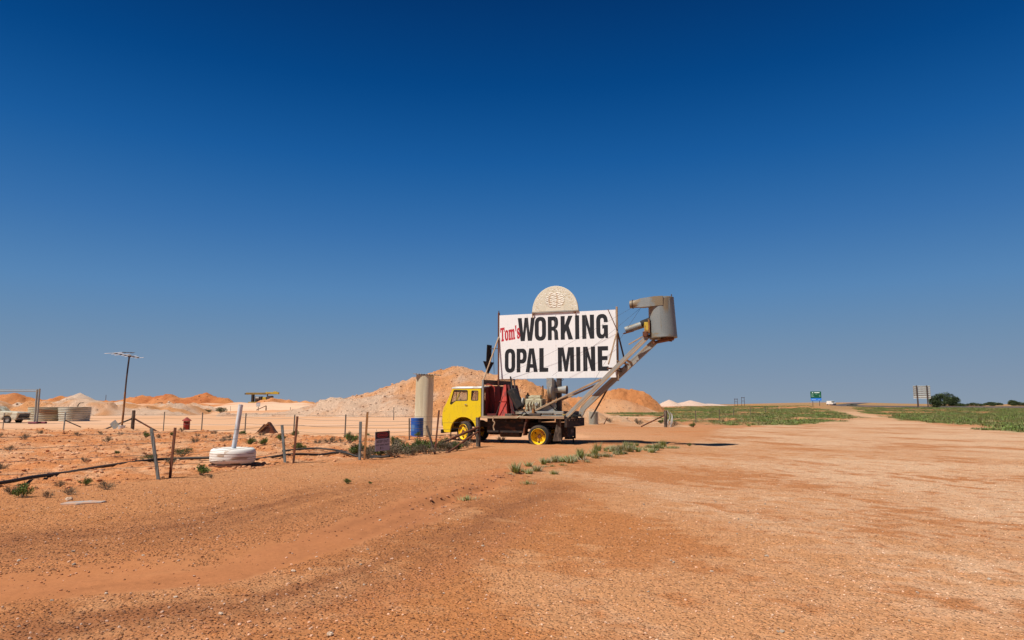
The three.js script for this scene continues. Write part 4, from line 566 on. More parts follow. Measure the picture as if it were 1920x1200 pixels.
fence('wire fence of upright steel pickets between rubble bank and pale yard', [
  [-34, -41, -34, 1.2, 0.05, M.picket], [-29.5, -40, -29.5, 1.15, 0.05, M.picket], [-25.4, -39.1, -25.36, 1.2, 0.075, M.greyPicket], [-22.0, -40.0, -21.98, 1.3, 0.2, M.timber], [-20.0, -39.6, -19.98, 1.22, 0.055, M.picket], [-17.0, -37.8, -16.98, 1.2, 0.06, M.picket], [-13.5, -34.9, -13.48, 1.2, 0.06, M.picket], [-10.5, -33.2, -10.47, 1.15, 0.06, M.picket], [-7.4, -30.6, -7.38, 1.2, 0.06, M.picket], [-4.36, -29.4, -4.38, 1.06, 0.06, M.picket], [-2.7, -30.5, -2.7, 1.1, 0.05, M.picket]], [0.2, 0.5, 0.8, 1.0], 0.006, (f, L) => {
  mesh('strut', rod(L(-22.0, 0.84, -40), L(-24.05, 0.03, -40), 0.045), M.darkSteel, f); mesh('strut', rod(L(-21.95, 0.84, -40), L(-20.45, 0.03, -40), 0.045), M.rust, f); mesh('strut', rod(L(-25.36, 0.75, -39.1), L(-24.6, 0.35, -39.4), 0.03), M.darkSteel, f);
  mesh('hanging_plate', (() => { const g = new THREE.BoxGeometry(0.4, 0.44, 0.015); g.rotateZ(0.7); const c = L(-23.0, 0.47, -39.93); g.translate(c.x, c.y, c.z); return g; })(), M.greySteel, f); });
fence('sparse picket fence at the far side of the pale yard', [
  [-89.3, -165, -89.3, 1.9, 0.13, M.timber], [-87, -165, -87, 1.9, 0.09, M.picket], [-78.3, -153, -78.3, 1.75, 0.2, M.timber], [-76.8, -153, -76.8, 1.6, 0.12, M.rust], [-66, -136, -66, 1.5, 0.08, M.picket], [-52.3, -119, -52.3, 1.5, 0.12, M.picket], [-48.7, -119, -48.7, 1.3, 0.06, M.picket], [-40.4, -113, -40.4, 1.35, 0.2, M.timber], [-33.5, -104, -33.5, 1.2, 0.07, M.picket], [-27.7, -97.6, -27.7, 1.2, 0.14, M.timber], [-20.9, -85.9, -20.75, 1.35, 0.06, M.picket], [-11.9, -69.3, -11.9, 1.35, 0.08, M.picket], [-5.2, -51.5, -5.2, 0.8, 0.09, M.picket, true, 'skip']], [0.4, 0.9], 0.006, (f, L) => {
  mesh('strut', rod(L(-40.4, 0.8 + gy(-40.4, -113), -113), L(-42.0, gy(-42, -113) + 0.1, -113), 0.06), M.rust, f); mesh('strut', rod(L(-78.3, 1.2 + gy(-78.3, -153), -153), L(-82, gy(-82, -153) + 0.1, -153), 0.06), M.timber, f); });
fence('old fence with a grey timber corner post beside the green scrub', [
  [10.64, -47.8, 10.66, 1.22, 0.24, M.timber], [16, -60, 16, 1.1, 0.06, M.picket], [22, -73, 22, 1.15, 0.06, M.picket], [28, -87, 28.05, 1.15, 0.07, M.picket], [36, -104, 36, 1.2, 0.08, M.picket], [46, -125, 46, 1.25, 0.09, M.picket], [58, -150, 58, 1.3, 0.1, M.picket]], [0.35, 0.7, 1.0], 0.0045, (f, L) => {
  mesh('brace_rail', rod(L(10.6, 0.9, -47.8), L(8.9, 0.12, -47.6), 0.045), M.rust, f);
  for (let k = 0; k < 7; k++) { const a = rr(-0.12, 0.3); mesh('dead_branch', curve([L(10.85 + a * 0.5, 0.05, -47.6), L(10.8 + a, 0.4, -47.55), L(10.95 + a * 0.6, 0.8, -47.6), L(10.8 + a * 0.9, rr(0.9, 1.25), -47.6)], rr(0.01, 0.022), 14, 5), M.lidSheet, f); } });

// ---------------------------------------------------------------- warning sign hung on the near fence
{
  const s = thing('warning_sign', 'danger keep out sign hung low on the fence wires above grey shrubs', 'sign', -3.98, 0.2, -20.05, 0.98);
  const cv = document.createElement('canvas'); cv.width = 512; cv.height = 480; const g = cv.getContext('2d');
  g.fillStyle = '#a39da8'; g.fillRect(0, 0, 512, 480); g.fillStyle = '#15121a'; g.fillRect(0, 0, 512, 178); g.strokeStyle = '#a32a28'; g.lineWidth = 14; g.beginPath(); g.ellipse(256, 90, 200, 66, 0, 0, 6.3); g.fillStyle = '#3a1116'; g.fill(); g.stroke();  // white panel and red drawn darker, shade on the face put into the colours
  g.textAlign = 'center'; g.fillStyle = '#b83a34'; g.font = 'bold 84px sans-serif'; g.fillText('DANGER', 256, 120); g.fillStyle = '#1c1a22'; g.font = 'bold 92px sans-serif'; g.fillText('KEEP OUT', 256, 278); g.font = 'bold 54px sans-serif'; g.fillText('DEEP MINE SHAFT', 250, 352);
  g.fillRect(176, 380, 26, 60); g.globalAlpha = 0.5; g.fillRect(220, 392, 60, 10); g.fillRect(220, 416, 90, 10); g.globalAlpha = 1;
  const t = new THREE.CanvasTexture(cv); t.colorSpace = THREE.SRGBColorSpace;
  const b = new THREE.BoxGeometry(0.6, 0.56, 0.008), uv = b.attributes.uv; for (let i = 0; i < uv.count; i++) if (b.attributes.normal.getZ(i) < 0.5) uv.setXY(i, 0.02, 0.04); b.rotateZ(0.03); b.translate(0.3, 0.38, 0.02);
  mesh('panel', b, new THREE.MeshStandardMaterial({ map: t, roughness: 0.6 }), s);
  for (const x of [0.06, 0.54]) mesh('tie', rod(V(x, 0.62, 0.03), V(x, 0.72, 0), 0.006, 0.006, 5), M.wire, s);
}

// ---------------------------------------------------------------- white tyre with its pole
{
  const s = thing('tyre_planter', 'white painted truck tyre lying flat with a leaning pipe standing in it', 'tyre', -7.12, gy(-7.12, -17.7) + 0.03, -17.7);
  const prof = [[0.3, 0.03], [0.36, 0.0], [0.48, 0.01], [0.53, 0.05], [0.545, 0.1]]; for (const y of [0.13, 0.2, 0.27]) prof.push([0.552, y - 0.012], [0.546, y - 0.008], [0.546, y + 0.008], [0.552, y + 0.012]); prof.push([0.545, 0.31], [0.53, 0.36], [0.48, 0.395], [0.38, 0.405], [0.31, 0.38], [0.3, 0.36], [0.3, 0.03]);
  mesh('tyre', toCreasedNormals(lathe(prof, 56), 0.7), M.whiteTyre, s);
  mesh('concrete_fill', lathe([[0, 0.36], [0.2, 0.362], [0.31, 0.355]], 40), mat(rgb(120, 124, 132), 0.9), s);
  mesh('base_disc', lathe([[0, -0.04], [0.56, -0.04], [0.57, -0.02], [0.56, 0.0], [0, 0.005]], 48), M.rust, s);
  mesh('pole', rod(V(0.0, 0.3, 0), V(0.14, 1.5, 0), 0.058, 0.058, 20), M.pvc, s);
}

// ---------------------------------------------------------------- upright pipe, drum
{
  const s = thing('standing_pipe', 'tall cream concrete pipe standing on end beside the blue drum', 'pipe', -4.5, gy(-4.5, -34.9), -34.9);
  mesh('barrel', (() => { const g = lathe([[0.38, 0], [0.45, 0.0], [0.452, 0.05], [0.45, 3.03], [0.445, 3.05], [0.385, 3.05], [0.38, 0]], 48); g.rotateZ(-0.022); return g; })(), M.pipe, s);
  mesh('sheet_lid', (() => { const n = 40, pos = [], idx = [], g = new THREE.BufferGeometry(); for (let i = 0; i <= n; i++) for (const [z, dy] of [[-0.48, 0], [0.48, 0], [0.48, -0.012], [-0.48, -0.012]]) { const x = mix(-0.62, 0.72, i / n); pos.push(x, 0.014 * Math.sin(i * 1.6) + dy, z); } for (let i = 0; i < n; i++) for (let k = 0; k < 4; k++) { const a = i * 4 + k, b = i * 4 + (k + 1) % 4; idx.push(a, b, a + 4, b, b + 4, a + 4); } g.setAttribute('position', new THREE.Float32BufferAttribute(pos, 3)); g.setIndex(idx); g.computeVertexNormals(); g.rotateZ(-0.05); g.translate(0.14, 3.09, 0.0); return g; })(), M.lidSheet, s);
  const d = thing('oil_drum', 'blue steel drum standing in front of the cream pipe', 'drum', -4.36, gy(-4.36, -31.7), -31.7);
  mesh('shell', lathe([[0, 0.02], [0.28, 0.02], [0.29, 0], [0.3, 0.01], [0.29, 0.03], [0.29, 0.29], [0.3, 0.305], [0.29, 0.32], [0.29, 0.6], [0.3, 0.615], [0.29, 0.63], [0.29, 0.89], [0.3, 0.905], [0.298, 0.92], [0.285, 0.92], [0.28, 0.9], [0, 0.895]], 44), M.blueDrum, d);
  mesh('bung', rod(V(0.12, 0.89, 0.1), V(0.12, 0.92, 0.1), 0.035), M.darkSteel, d);
}

// ---------------------------------------------------------------- rusty digger bucket
{
  const s = thing('digger_bucket', 'rusty excavator bucket tipped on the edge of the pale yard', 'bucket', -12, gy(-12, -33.9) - 0.02, -33.9, 0.15);
  const side = [[-0.46, 0], [0.46, 0.02], [0.36, 0.14], [0.12, 0.5], [0.06, 0.56], [-0.02, 0.47], [-0.12, 0.5], [-0.3, 0.28], [-0.44, 0.12]];
  for (const z of [0.3, -0.34]) { const g = plate(side, [], 0.02, 0.003); g.translate(0, 0, z); mesh('side_plate', g, M.rust, s); }
  const shell = [[0.46, 0.02], [0.36, 0.14], [0.12, 0.5], [0.06, 0.56]]; for (let i = 0; i < 3; i++) mesh('shell_plate', bar(V(shell[i][0], shell[i][1], -0.01), V(shell[i + 1][0], shell[i + 1][1], -0.01), 0.62, 0.022), M.rust, s);
  mesh('floor_plate', box(-0.44, 0.44, 0.0, 0.025, -0.32, 0.3), M.rust, s);
  for (let k = 0; k < 4; k++) mesh('tooth', bar(V(-0.42, 0.1, -0.26 + k * 0.17), V(-0.54, 0.02, -0.26 + k * 0.17), 0.06, 0.03), M.rust, s);
  mesh('rib', bar(V(-0.4, 0.06, 0.34), V(0.06, 0.5, 0.34), 0.03, 0.05), M.paleRust, s); mesh('lug', box(0.0, 0.1, 0.4, 0.58, -0.1, 0.1), M.rust, s);
}

// ---------------------------------------------------------------- red flue cap, aerial, bucket
{
  const s = thing('flue_pipe', 'short red shaft vent with a conical cap in the pale yard', 'vent', -20.28, gy(-20.28, -43), -43);
  mesh('barrel', lathe([[0, 0], [0.19, 0], [0.19, 0.3], [0.205, 0.31], [0.205, 0.34], [0.19, 0.35], [0.19, 0.52], [0.15, 0.52], [0, 0.5]], 24), M.terracotta, s); mesh('cap', lathe([[0, 0.53], [0.27, 0.54], [0.28, 0.56], [0.05, 0.76], [0, 0.77]], 24), M.terracotta, s);
  for (let k = 0; k < 4; k++) { const a = k * 1.57 + 0.5; mesh('cap_bracket', rod(V(0.17 * Math.cos(a), 0.48, 0.17 * Math.sin(a)), V(0.2 * Math.cos(a), 0.56, 0.2 * Math.sin(a)), 0.012), M.rust, s); }
  const b = thing('paint_bucket', 'white plastic bucket holding the foot of the aerial mast', 'bucket', -22.45, gy(-22.45, -39.7), -39.7);
  mesh('pail', lathe([[0, 0.01], [0.15, 0], [0.185, 0.34], [0.195, 0.35], [0.195, 0.38], [0.18, 0.38], [0.17, 0.33], [0, 0.3]], 28), M.pvc, b); mesh('handle', (() => { const g = new THREE.TorusGeometry(0.18, 0.006, 5, 20, Math.PI); g.rotateX(2.6); g.translate(0, 0.34, 0); return g; })(), M.darkSteel, b);
  const t = thing('television_aerial', 'tall crooked mast with a television aerial on top', 'aerial', -22.45, gy(-22.45, -39.7), -39.7);
  mesh('lower_mast', curve([V(0, 0.2, 0), V(0.04, 1.2, 0), V(0.06, 2.3, 0)], 0.055, 20, 10), M.paleRust, t); mesh('upper_mast', curve([V(0.06, 2.28, 0), V(0.09, 3.2, 0), V(0.16, 4.4, 0)], 0.045, 20, 10), M.darkSteel, t);
  mesh('boom_tube', rod(V(-0.5, 4.52, 0.5), V(0.55, 4.3, -0.35), 0.025), M.darkSteel, t); mesh('upper_boom', rod(V(-0.2, 4.6, 0.1), V(0.34, 4.56, -0.1), 0.016), M.darkSteel, t);
  for (let k = 0; k < 7; k++) { const f = k / 6, c = V(mix(-0.5, 0.55, f), mix(4.52, 4.3, f), mix(0.5, -0.35, f)), h = mix(1.0, 0.5, f) * (k % 2 ? 0.75 : 1); mesh('element', rod(c.clone().add(V(-h * 0.8, 0, -h * 0.5)), c.clone().add(V(h * 0.8, 0, h * 0.5)), 0.014, 0.014, 6), M.pvc, t); }
  for (const x of [-0.1, 0.08, 0.28]) mesh('element', rod(V(x - 0.3, 4.58, -0.2), V(x + 0.3, 4.58, 0.2), 0.01, 0.01, 6), M.darkSteel, t);
  mesh('clamp', box(0.1, 0.24, 4.32, 4.46, -0.06, 0.06), M.darkSteel, t);
}

// ---------------------------------------------------------------- corrugated tanks
function corrugated(name, label, x, z, r0, r1, h, n, m, group) {
  const s = thing(name, label, 'tank', x, gy(x, z), z, 0, group), P = [], per = 8; for (let i = 0; i <= n * per; i++) { const f = i / (n * per); P.push([mix(r0, r1, f) + 0.045 * Math.sin(i / per * 6.283), f * h]); } P.push([r1 + 0.03, h], [r1 + 0.03, h + 0.02], [r1 - 0.03, h + 0.02]); for (let i = n * per; i >= 0; i -= 4) P.push([mix(r0, r1, i / (n * per)) - 0.03, Math.max(0.05, i / (n * per) * h)]); P.push([0, 0.05]);
  mesh('wall', lathe(P, 64), m, s); return s;
}
corrugated('water_tank', 'rusty corrugated iron tank with a stained lower half, cut off low', -44.4, -65.6, 1.42, 1.44, 1.3, 8, M.rustTank);
const tk = corrugated('water_tank', 'clean silver corrugated iron tank with a stick poking out of the top', -41.4, -65.2, 1.24, 1.36, 1.32, 8, M.tank);
mesh('stick', curve([V(0.1, 0.3, 0), V(0.25, 1.2, 0.1), V(0.42, 1.66, 0.1), V(0.8, 1.72, 0.1)], 0.045, 20, 6), M.timber, tk);
corrugated('culvert_pipe', 'short corrugated iron pipe standing upright behind the tail of the truck', 6.45, -54.5, 0.36, 0.36, 0.98, 12, M.tank);
{ const s = mesh('stake', rod(V(7.3, gy(7.3, -55) - 0.05, -55), V(7.62, 0.6, -55), 0.04, 0.035, 7), M.rust); tag(s, 'short rusty stake leaning out of the tipped dirt', 'stake'); }

// ---------------------------------------------------------------- temporary gate panel
{
  const s = thing('gate_frame', 'galvanised gate frame on red plastic feet in front of the tanks', 'gate', -39.1, gy(-39.1, -56.6), -56.6);
  for (const x of [-0.1, 0.1, -3.4]) mesh('upright', rod(V(x, 0.05, 0), V(x, 2.86 - (x > 0 ? 0 : 0.06), 0), x > -1 ? 0.075 : 0.05, x > -1 ? 0.075 : 0.05, 12), M.greySteel, s);
  mesh('top_rail', rod(V(-7, 2.66, 0), V(0, 2.66, 0), 0.045, 0.045, 10), M.greySteel, s); mesh('upper_wire', rod(V(-7, 2.8, 0), V(0, 2.78, 0), 0.02, 0.02, 6), M.greySteel, s); mesh('upright', rod(V(-7, 0.05, 0), V(-7, 2.8, 0), 0.06, 0.06, 12), M.greySteel, s);
  for (const [x, z] of [[0.05, 0.35], [0.35, -0.25]]) mesh('foot', box(x - 0.36, x + 0.36, 0, 0.16, z - 0.14, z + 0.14, 0.05), worn([120, 44, 60], [86, 50, 56], { amount: 0.3 }), s);
}

// ---------------------------------------------------------------- derelict sedan
{
  const s = thing('derelict_car', 'cream wrecked sedan with its bonnet end towards the gate frame', 'car', -44.6, gy(-44.6, -59.6) - 0.06, -59.6, 0.05);
  const arc = (cx, r, n = 10) => Array.from({ length: n + 1 }, (_, i) => { const a = Math.PI * i / n; return [cx + r * Math.cos(a), 0.3 + r * Math.sin(a)]; });
  const body = [[-2.3, 0.32], ...arc(-1.35, 0.38).reverse().map(([x, y]) => [x, y]), ...arc(1.42, 0.4).reverse(), [2.12, 0.3], [2.2, 0.42], [2.36, 0.86], [2.34, 0.95], [2.0, 0.98], [0.9, 1.04], [0.75, 1.06], [-1.6, 1.04], [-2.25, 0.98], [-2.36, 0.8]];
  const g = plate(body, [], 1.62, 0.05); g.translate(0, 0, -0.81); const b = mesh('body', g, M.oldCar, s);
  const top = plate([[0.75, 1.04], [0.25, 1.46], [-1.0, 1.48], [-1.6, 1.04]], [], 1.36, 0.06); top.translate(0, 0, -0.68); mesh('cabin', top, M.oldCar, s);
  for (const z of [0.7, -0.7]) mesh('side_window', (() => { const q = plate([[0.55, 1.08], [0.2, 1.4], [-0.95, 1.42], [-1.35, 1.08]], [], 0.03, 0.004); q.translate(0, 0, z > 0 ? 0.7 : -0.73); return q; })(), M.black, s);
  mesh('grille', box(2.18, 2.36, 0.5, 0.84, -0.66, 0.66, 0.02), M.black, s); mesh('fender_edge', bar(V(2.3, 0.98, 0.82), V(2.16, 0.42, 0.82), 0.05, 0.05), M.black, s); mesh('bumper', box(2.2, 2.36, 0.32, 0.44, -0.8, 0.8, 0.03), M.darkSteel, s);
  for (const [x, z] of [[1.42, 0.74], [1.42, -0.74], [-1.35, 0.74], [-1.35, -0.74]]) { const w = new THREE.Group(); w.name = 'wheel'; w.position.set(x, 0.31, z); s.add(w); const t = lathe([[0.18, -0.09], [0.29, -0.09], [0.31, -0.06], [0.31, 0.06], [0.29, 0.09], [0.18, 0.09]], 28); t.rotateX(Math.PI / 2); mesh('tyre', t, M.rubber, w); const r = lathe([[0, 0.04 * Math.sign(z)], [0.1, 0.06 * Math.sign(z)], [0.19, 0.05 * Math.sign(z)]], 20); r.rotateX(Math.PI / 2); mesh('rim', r, M.greySteel, w); }
}
{ const s = thing('site_shed', 'small pale green shed in front of the red heaps', 'shed', -91.5, gy(-91.5, -117) + 0.9, -117); mesh('wall', box(-1.1, 1.1, -0.6, 1.1, -0.8, 0.8), worn([168, 170, 136], [140, 132, 100], { amount: 0.3 }), s); mesh('roof', box(-1.3, 1.3, 1.1, 1.22, -1, 1), M.darkSteel, s); mesh('doorway', box(1.1, 1.12, -0.5, 0.9, -0.5, 0.4), M.black, s); }

// ---------------------------------------------------------------- yellow drill rig beyond the heaps
{
  const s = thing('drill_rig', 'yellow drilling truck with its mast laid flat above the red heaps', 'drill rig', -71.5, gy(-71.5, -198) - 0.2, -198); s.scale.setScalar(0.92);
  mesh('mast', box(-5.6, 0.5, 3.75, 4.4, -0.5, 0.5, 0.04), worn([150, 120, 50], [110, 84, 50], { amount: 0.4 }), s); mesh('mast_tip', box(0.5, 4.6, 3.85, 4.55, -0.45, 0.45, 0.04), M.rigYellow, s); mesh('mast_foot', box(-6.1, -5.6, 3.8, 4.2, -0.2, 0.2), M.darkSteel, s); mesh('crown_block', box(2.9, 4.0, 4.55, 4.75, -0.2, 0.2, 0.03), M.rigYellow, s);
  mesh('deck', box(-4.5, 2.0, 1.2, 1.5, -1.2, 1.2), M.rigYellow, s); mesh('mast_rest', box(-3.8, -3.2, 1.5, 3.75, -0.6, 0.6), M.grime, s); mesh('engine', box(-2.6, -0.6, 1.5, 3.2, -0.9, 0.9, 0.1), M.darkSteel, s); mesh('air_tank', rod(V(-2.2, 2.7, 1.0), V(-1.2, 2.7, 1.0), 0.4, 0.4, 16), M.greySteel, s); mesh('rotary_table', box(-0.2, 0.9, 1.5, 3.0, -0.8, 0.8, 0.05), M.rigYellow, s); mesh('leg', box(0.9, 1.15, 0.2, 3.85, -0.2, 0.2), M.grime, s); mesh('cab', box(1.2, 2.6, 1.3, 3.4, -1.1, 1.1, 0.12), M.darkSteel, s);
  for (const x of [-3.6, -2.5, 1.9]) for (const z of [1.05, -1.05]) mesh('wheel', along(new THREE.CylinderGeometry(0.52, 0.52, 0.3, 20), V(x, 0.5, z - 0.15), V(x, 0.5, z + 0.15)), M.rubber, s);
}

// ---------------------------------------------------------------- road signs, far traffic, masts
{
  const s = thing('road_sign', 'green and blue highway direction sign on two posts', 'sign', 116, gy(116, -262), -262, -0.3);
  const cv = document.createElement('canvas'); cv.width = 256; cv.height = 240; const g = cv.getContext('2d'); g.fillStyle = '#0c5a3c'; g.fillRect(0, 0, 256, 168); g.fillStyle = '#2f7fe0'; g.fillRect(0, 172, 256, 68); g.fillStyle = '#e8f2ea'; g.fillRect(40, 18, 26, 24); g.fillRect(92, 20, 124, 20); g.globalAlpha = 0.6; for (const [x, y, w] of [[16, 62, 60], [16, 92, 50], [16, 122, 70], [200, 92, 34], [206, 122, 30], [120, 62, 40]]) g.fillRect(x, y, w, 12); g.fillRect(24, 200, 100, 14); g.fillRect(170, 210, 50, 10); g.globalAlpha = 1;
  const t = new THREE.CanvasTexture(cv); t.colorSpace = THREE.SRGBColorSpace; const b = new THREE.BoxGeometry(3.8, 3.5, 0.06), uv = b.attributes.uv; for (let i = 0; i < uv.count; i++) if (b.attributes.normal.getZ(i) < 0.5) uv.setXY(i, 0.02, 0.4); b.translate(0, 4.0, 0); mesh('panel', b, new THREE.MeshStandardMaterial({ map: t, roughness: 0.5 }), s);
  for (const x of [-1.2, 1.2]) mesh('post', rod(V(x, -0.3, -0.1), V(x, 5.6, -0.1), 0.1, 0.1, 8), M.darkSteel, s);
  const r = thing('road_sign', 'grey back of a slatted highway sign next to the round tree', 'sign', 119.5, gy(119.5, -200), -200, -0.25);
  for (let k = 0; k < 6; k++) mesh('board', box(-2.25, 2.25, 2.7 + k * 0.62, 3.29 + k * 0.62, -0.03, 0.01), k === 0 ? M.whitePaint : M.lidSheet, r);
  for (let k = 0; k < 6; k++) mesh('stiffener', box(-2.25, 2.25, 3.0 + k * 0.62, 3.1 + k * 0.62, 0.01, 0.08), M.greySteel, r);
  for (const x of [-1.35, 1.3]) mesh('post', box(x - 0.13, x + 0.13, -0.3, 6.5, 0.08, 0.3), M.darkSteel, r);
}
{
  const s = thing('white_van', 'white van driving towards us on the far highway', 'van', 182, gy(182, -392) + 0.4, -392, 0.4);
  mesh('body', [box(-1.25, 1.25, 0.5, 1.5, -2.4, 2.4, 0.2)], M.whitePaint, s); mesh('roof', box(-1.1, 1.1, 1.45, 2.4, -2.3, 1.3, 0.25), M.whitePaint, s); mesh('windscreen', box(-1.02, 1.02, 1.55, 2.2, 1.2, 1.36, 0.05), M.black, s); mesh('bumper', box(-1.25, 1.25, 0.2, 0.6, 2.2, 2.5, 0.05), M.matteBlack, s);
  for (const [x, z] of [[-1.05, 1.6], [1.05, 1.6], [-1.05, -1.6], [1.05, -1.6]]) mesh('wheel', along(new THREE.CylinderGeometry(0.38, 0.38, 0.24, 16), V(x - 0.12, 0.38, z), V(x + 0.12, 0.38, z)), M.rubber, s);
  for (const x of [-0.85, 0.85]) mesh('headlight', box(x - 0.2, x + 0.2, 0.8, 1.0, 2.36, 2.44, 0.03), M.oldChrome, s);
}
for (const [px, z, h, label] of [[132, -395, 5.2, 'small dark framework mast on the skyline beside a second mast'], [128, -395, 4.4, 'shorter of two dark masts on the skyline past the white heap'], [-181, -306, 5.2, 'thin dark pole standing behind the red heaps'], [200, -338, 4.2, 'thin pole on the skyline beyond the slatted highway sign']]) {
  const m = thing('mast', label, 'mast', px, gy(px, z), z); mesh('pole', rod(V(0, -0.3, 0), V(0, h, 0), 0.14, 0.1, 6), M.darkSteel, m); if (px > 100 && px < 140) { mesh('pole', rod(V(1.6, -0.3, 0), V(1.6, h, 0), 0.14, 0.1, 6), M.darkSteel, m); mesh('crossbar', box(-0.2, 1.8, h - 0.5, h - 0.2, -0.1, 0.1), M.darkSteel, m); mesh('crossbar', box(0, 1.6, h * 0.55, h * 0.55 + 0.2, -0.1, 0.1), M.darkSteel, m); }
}
{ const s = thing('notice_board', 'small pale notice on a thin post at the far yard fence', 'sign', -41.5, gy(-41.5, -112.5), -112.5); mesh('post', rod(V(0, -0.2, 0), V(0, 1.3, 0), 0.05), M.darkSteel, s); mesh('panel', box(-0.32, 0.32, 0.75, 1.3, 0.05, 0.08), M.lidSheet, s); mesh('header', box(-0.32, 0.32, 1.3, 1.4, 0.05, 0.08), M.blueDrum, s); }

// ---------------------------------------------------------------- hoses and slab
{
  const path = [[-9.9, -11.6], [-9.44, -12.88], [-9.53, -13.85], [-9.83, -15.29], [-9.72, -16.69], [-9.34, -17.91], [-8.95, -18.52], [-7.82, -18.5], [-7.15, -19], [-6.39, -20.04], [-5.75, -20.81], [-5.17, -21.01], [-4.39, -20.6], [-3.6, -20.5]];
  tag(mesh('water_hose', curve(path.map(([x, z], i) => V(x, gy(x, z) + 0.05 + 0.02 * Math.sin(i * 2), z)), 0.035, 160, 8), M.hose), 'long black poly pipe lying along the rubble bank behind the fence', 'hose');
  tag(mesh('water_hose', curve([[-7.3, -22], [-6.34, -22.3], [-5.32, -21.7], [-4.64, -21.1], [-3.9, -20.7]].map(([x, z]) => V(x, gy(x, z) + 0.06, z)), 0.03, 60, 8), M.hose), 'short black poly pipe curving beside the two middle fence posts', 'hose');
  const g = plate([[-0.3, -0.08], [-0.05, -0.16], [0.28, -0.1], [0.32, 0.05], [0.05, 0.16], [-0.24, 0.1]], [], 0.03, 0.006); g.rotateX(-Math.PI / 2); g.rotateY(0.3); g.translate(-6.86, gy(-6.86, -11.19) - 0.012, -11.19);
  tag(mesh('flat_slab', g, worn([168, 160, 152], [190, 150, 120], { amount: 0.35 })), 'flat grey broken slab lying in the dirt below the bank', 'slab');
  for (const [x, z, sx, label] of [[-1.31, -5.16, 0.034, 'pale angular stone lying on the gravel at the track edge'], [-2.17, -7.03, 0.03, 'cream stone beside a dark pebble on the brown gravel strip'], [-2.3, -5.63, 0.026, 'pinkish white stone lying on the dark gravel strip'], [-7.35, -11.6, 0.07, 'white stone next to the flat grey slab']]) { const m = mesh('loose_stone', stoneGeo.clone().scale(sx, sx * 0.8, sx * 0.8), worn([206, 184, 160], [176, 140, 110], { amount: 0.3 })); m.position.set(x, gy(x, z) + sx * 0.3, z); m.rotation.y = x * 3; tag(m, label, 'stone'); }
}

// ---------------------------------------------------------------- plants
const leafMat = (r, g, b) => new THREE.MeshPhysicalMaterial({ color: new THREE.Color(r, g, b), roughness: 0.85, transmission: 0.25, thickness: 0, side: THREE.DoubleSide, vertexColors: true });
const LM = [leafMat(0.17, 0.235, 0.05), leafMat(0.1, 0.145, 0.045), leafMat(0.27, 0.23, 0.14)];
const twig = mat(new THREE.Color(0.2, 0.14, 0.095), 0.95);
function leaves(n, place, size) { // place() gives a point and an outward direction
  const pos = [], nor = [], col = [], a = V(0, 0, 0), b = V(0, 0, 0);
  for (let i = 0; i < n; i++) { const [p, d] = place(i, n), s = size * rr(0.6, 1.4), k = rr(0.65, 1.35); a.set(rr(-1, 1), rr(-1, 1), rr(-1, 1)).cross(d).normalize(); b.copy(d).addScaledVector(V(rr(-1, 1), rr(-0.3, 1), rr(-1, 1)), 0.7).normalize();
    const q = [p.clone(), p.clone().addScaledVector(b, s).addScaledVector(a, s * 0.32), p.clone().addScaledVector(b, s * 2), p.clone().addScaledVector(b, s).addScaledVector(a, -s * 0.32)], nn = a.clone().cross(b).normalize(); if (nn.y < 0) nn.negate();
    for (const j of [0, 1, 2, 0, 2, 3]) { pos.push(q[j].x, q[j].y, q[j].z); nor.push(nn.x, nn.y, nn.z); col.push(k, k * rr(0.92, 1.05), k); } }
  const g = new THREE.BufferGeometry(); g.setAttribute('position', new THREE.Float32BufferAttribute(pos, 3)); g.setAttribute('normal', new THREE.Float32BufferAttribute(nor, 3)); g.setAttribute('color', new THREE.Float32BufferAttribute(col, 3)); return g;
}
function shrubParts(kind, n) {
  if (kind === 1) { const lobes = Array.from({ length: 12 }, () => { const a = rnd() * 6.28, r = Math.sqrt(rnd()) * 0.36; return [r * Math.cos(a), rr(0.15, 0.42) * (1 - r), r * Math.sin(a), rr(0.13, 0.22)]; }); return [merge(lobes.map((l) => rod(V(0, -0.03, 0), V(l[0], l[1], l[2]), 0.014, 0.006, 4))), crown(n, lobes, 0.03)]; } // unit shrub: about 1 m wide and 0.7 m high, made of several sprays from one root
  const tips = Array.from({ length: 16 }, () => { const a = rnd() * 6.28, r = Math.sqrt(rnd()) * 0.42; return V(r * Math.cos(a), rr(0.22, 0.62) * (1 - r * r * 2), r * Math.sin(a)); });
  const stems = tips.map((t) => rod(V(t.x * 0.1, -0.03, t.z * 0.1), t, 0.012, 0.005, 4));
  if (kind === 2) for (let i = 0; i < 50; i++) { const t = tips[i % 16]; stems.push(rod(t.clone().multiplyScalar(rr(0.3, 0.8)), t.clone().add(V(rr(-0.14, 0.14), rr(-0.05, 0.16), rr(-0.14, 0.14))), 0.006, 0.003, 3)); }
  const fol = leaves(n, (i) => { const t = tips[i % 16], f = Math.pow(rnd(), 0.6), p = t.clone().multiplyScalar(mix(0.35, 1.05, f)).add(V(rr(-0.1, 0.1), rr(-0.06, 0.08), rr(-0.1, 0.1))); p.y = Math.max(0.0, p.y); return [p, p.clone().add(V(0, 0.1, 0)).normalize()]; }, kind === 1 ? 0.045 : kind === 2 ? 0.03 : 0.046);
  return [merge(stems), fol];
}
const protos = [0, 0, 1, 2, 2].map((k, i) => { const [st, fo] = shrubParts(k, k === 1 ? 1300 : k === 2 ? 700 : 900); return { k, st, fo }; });
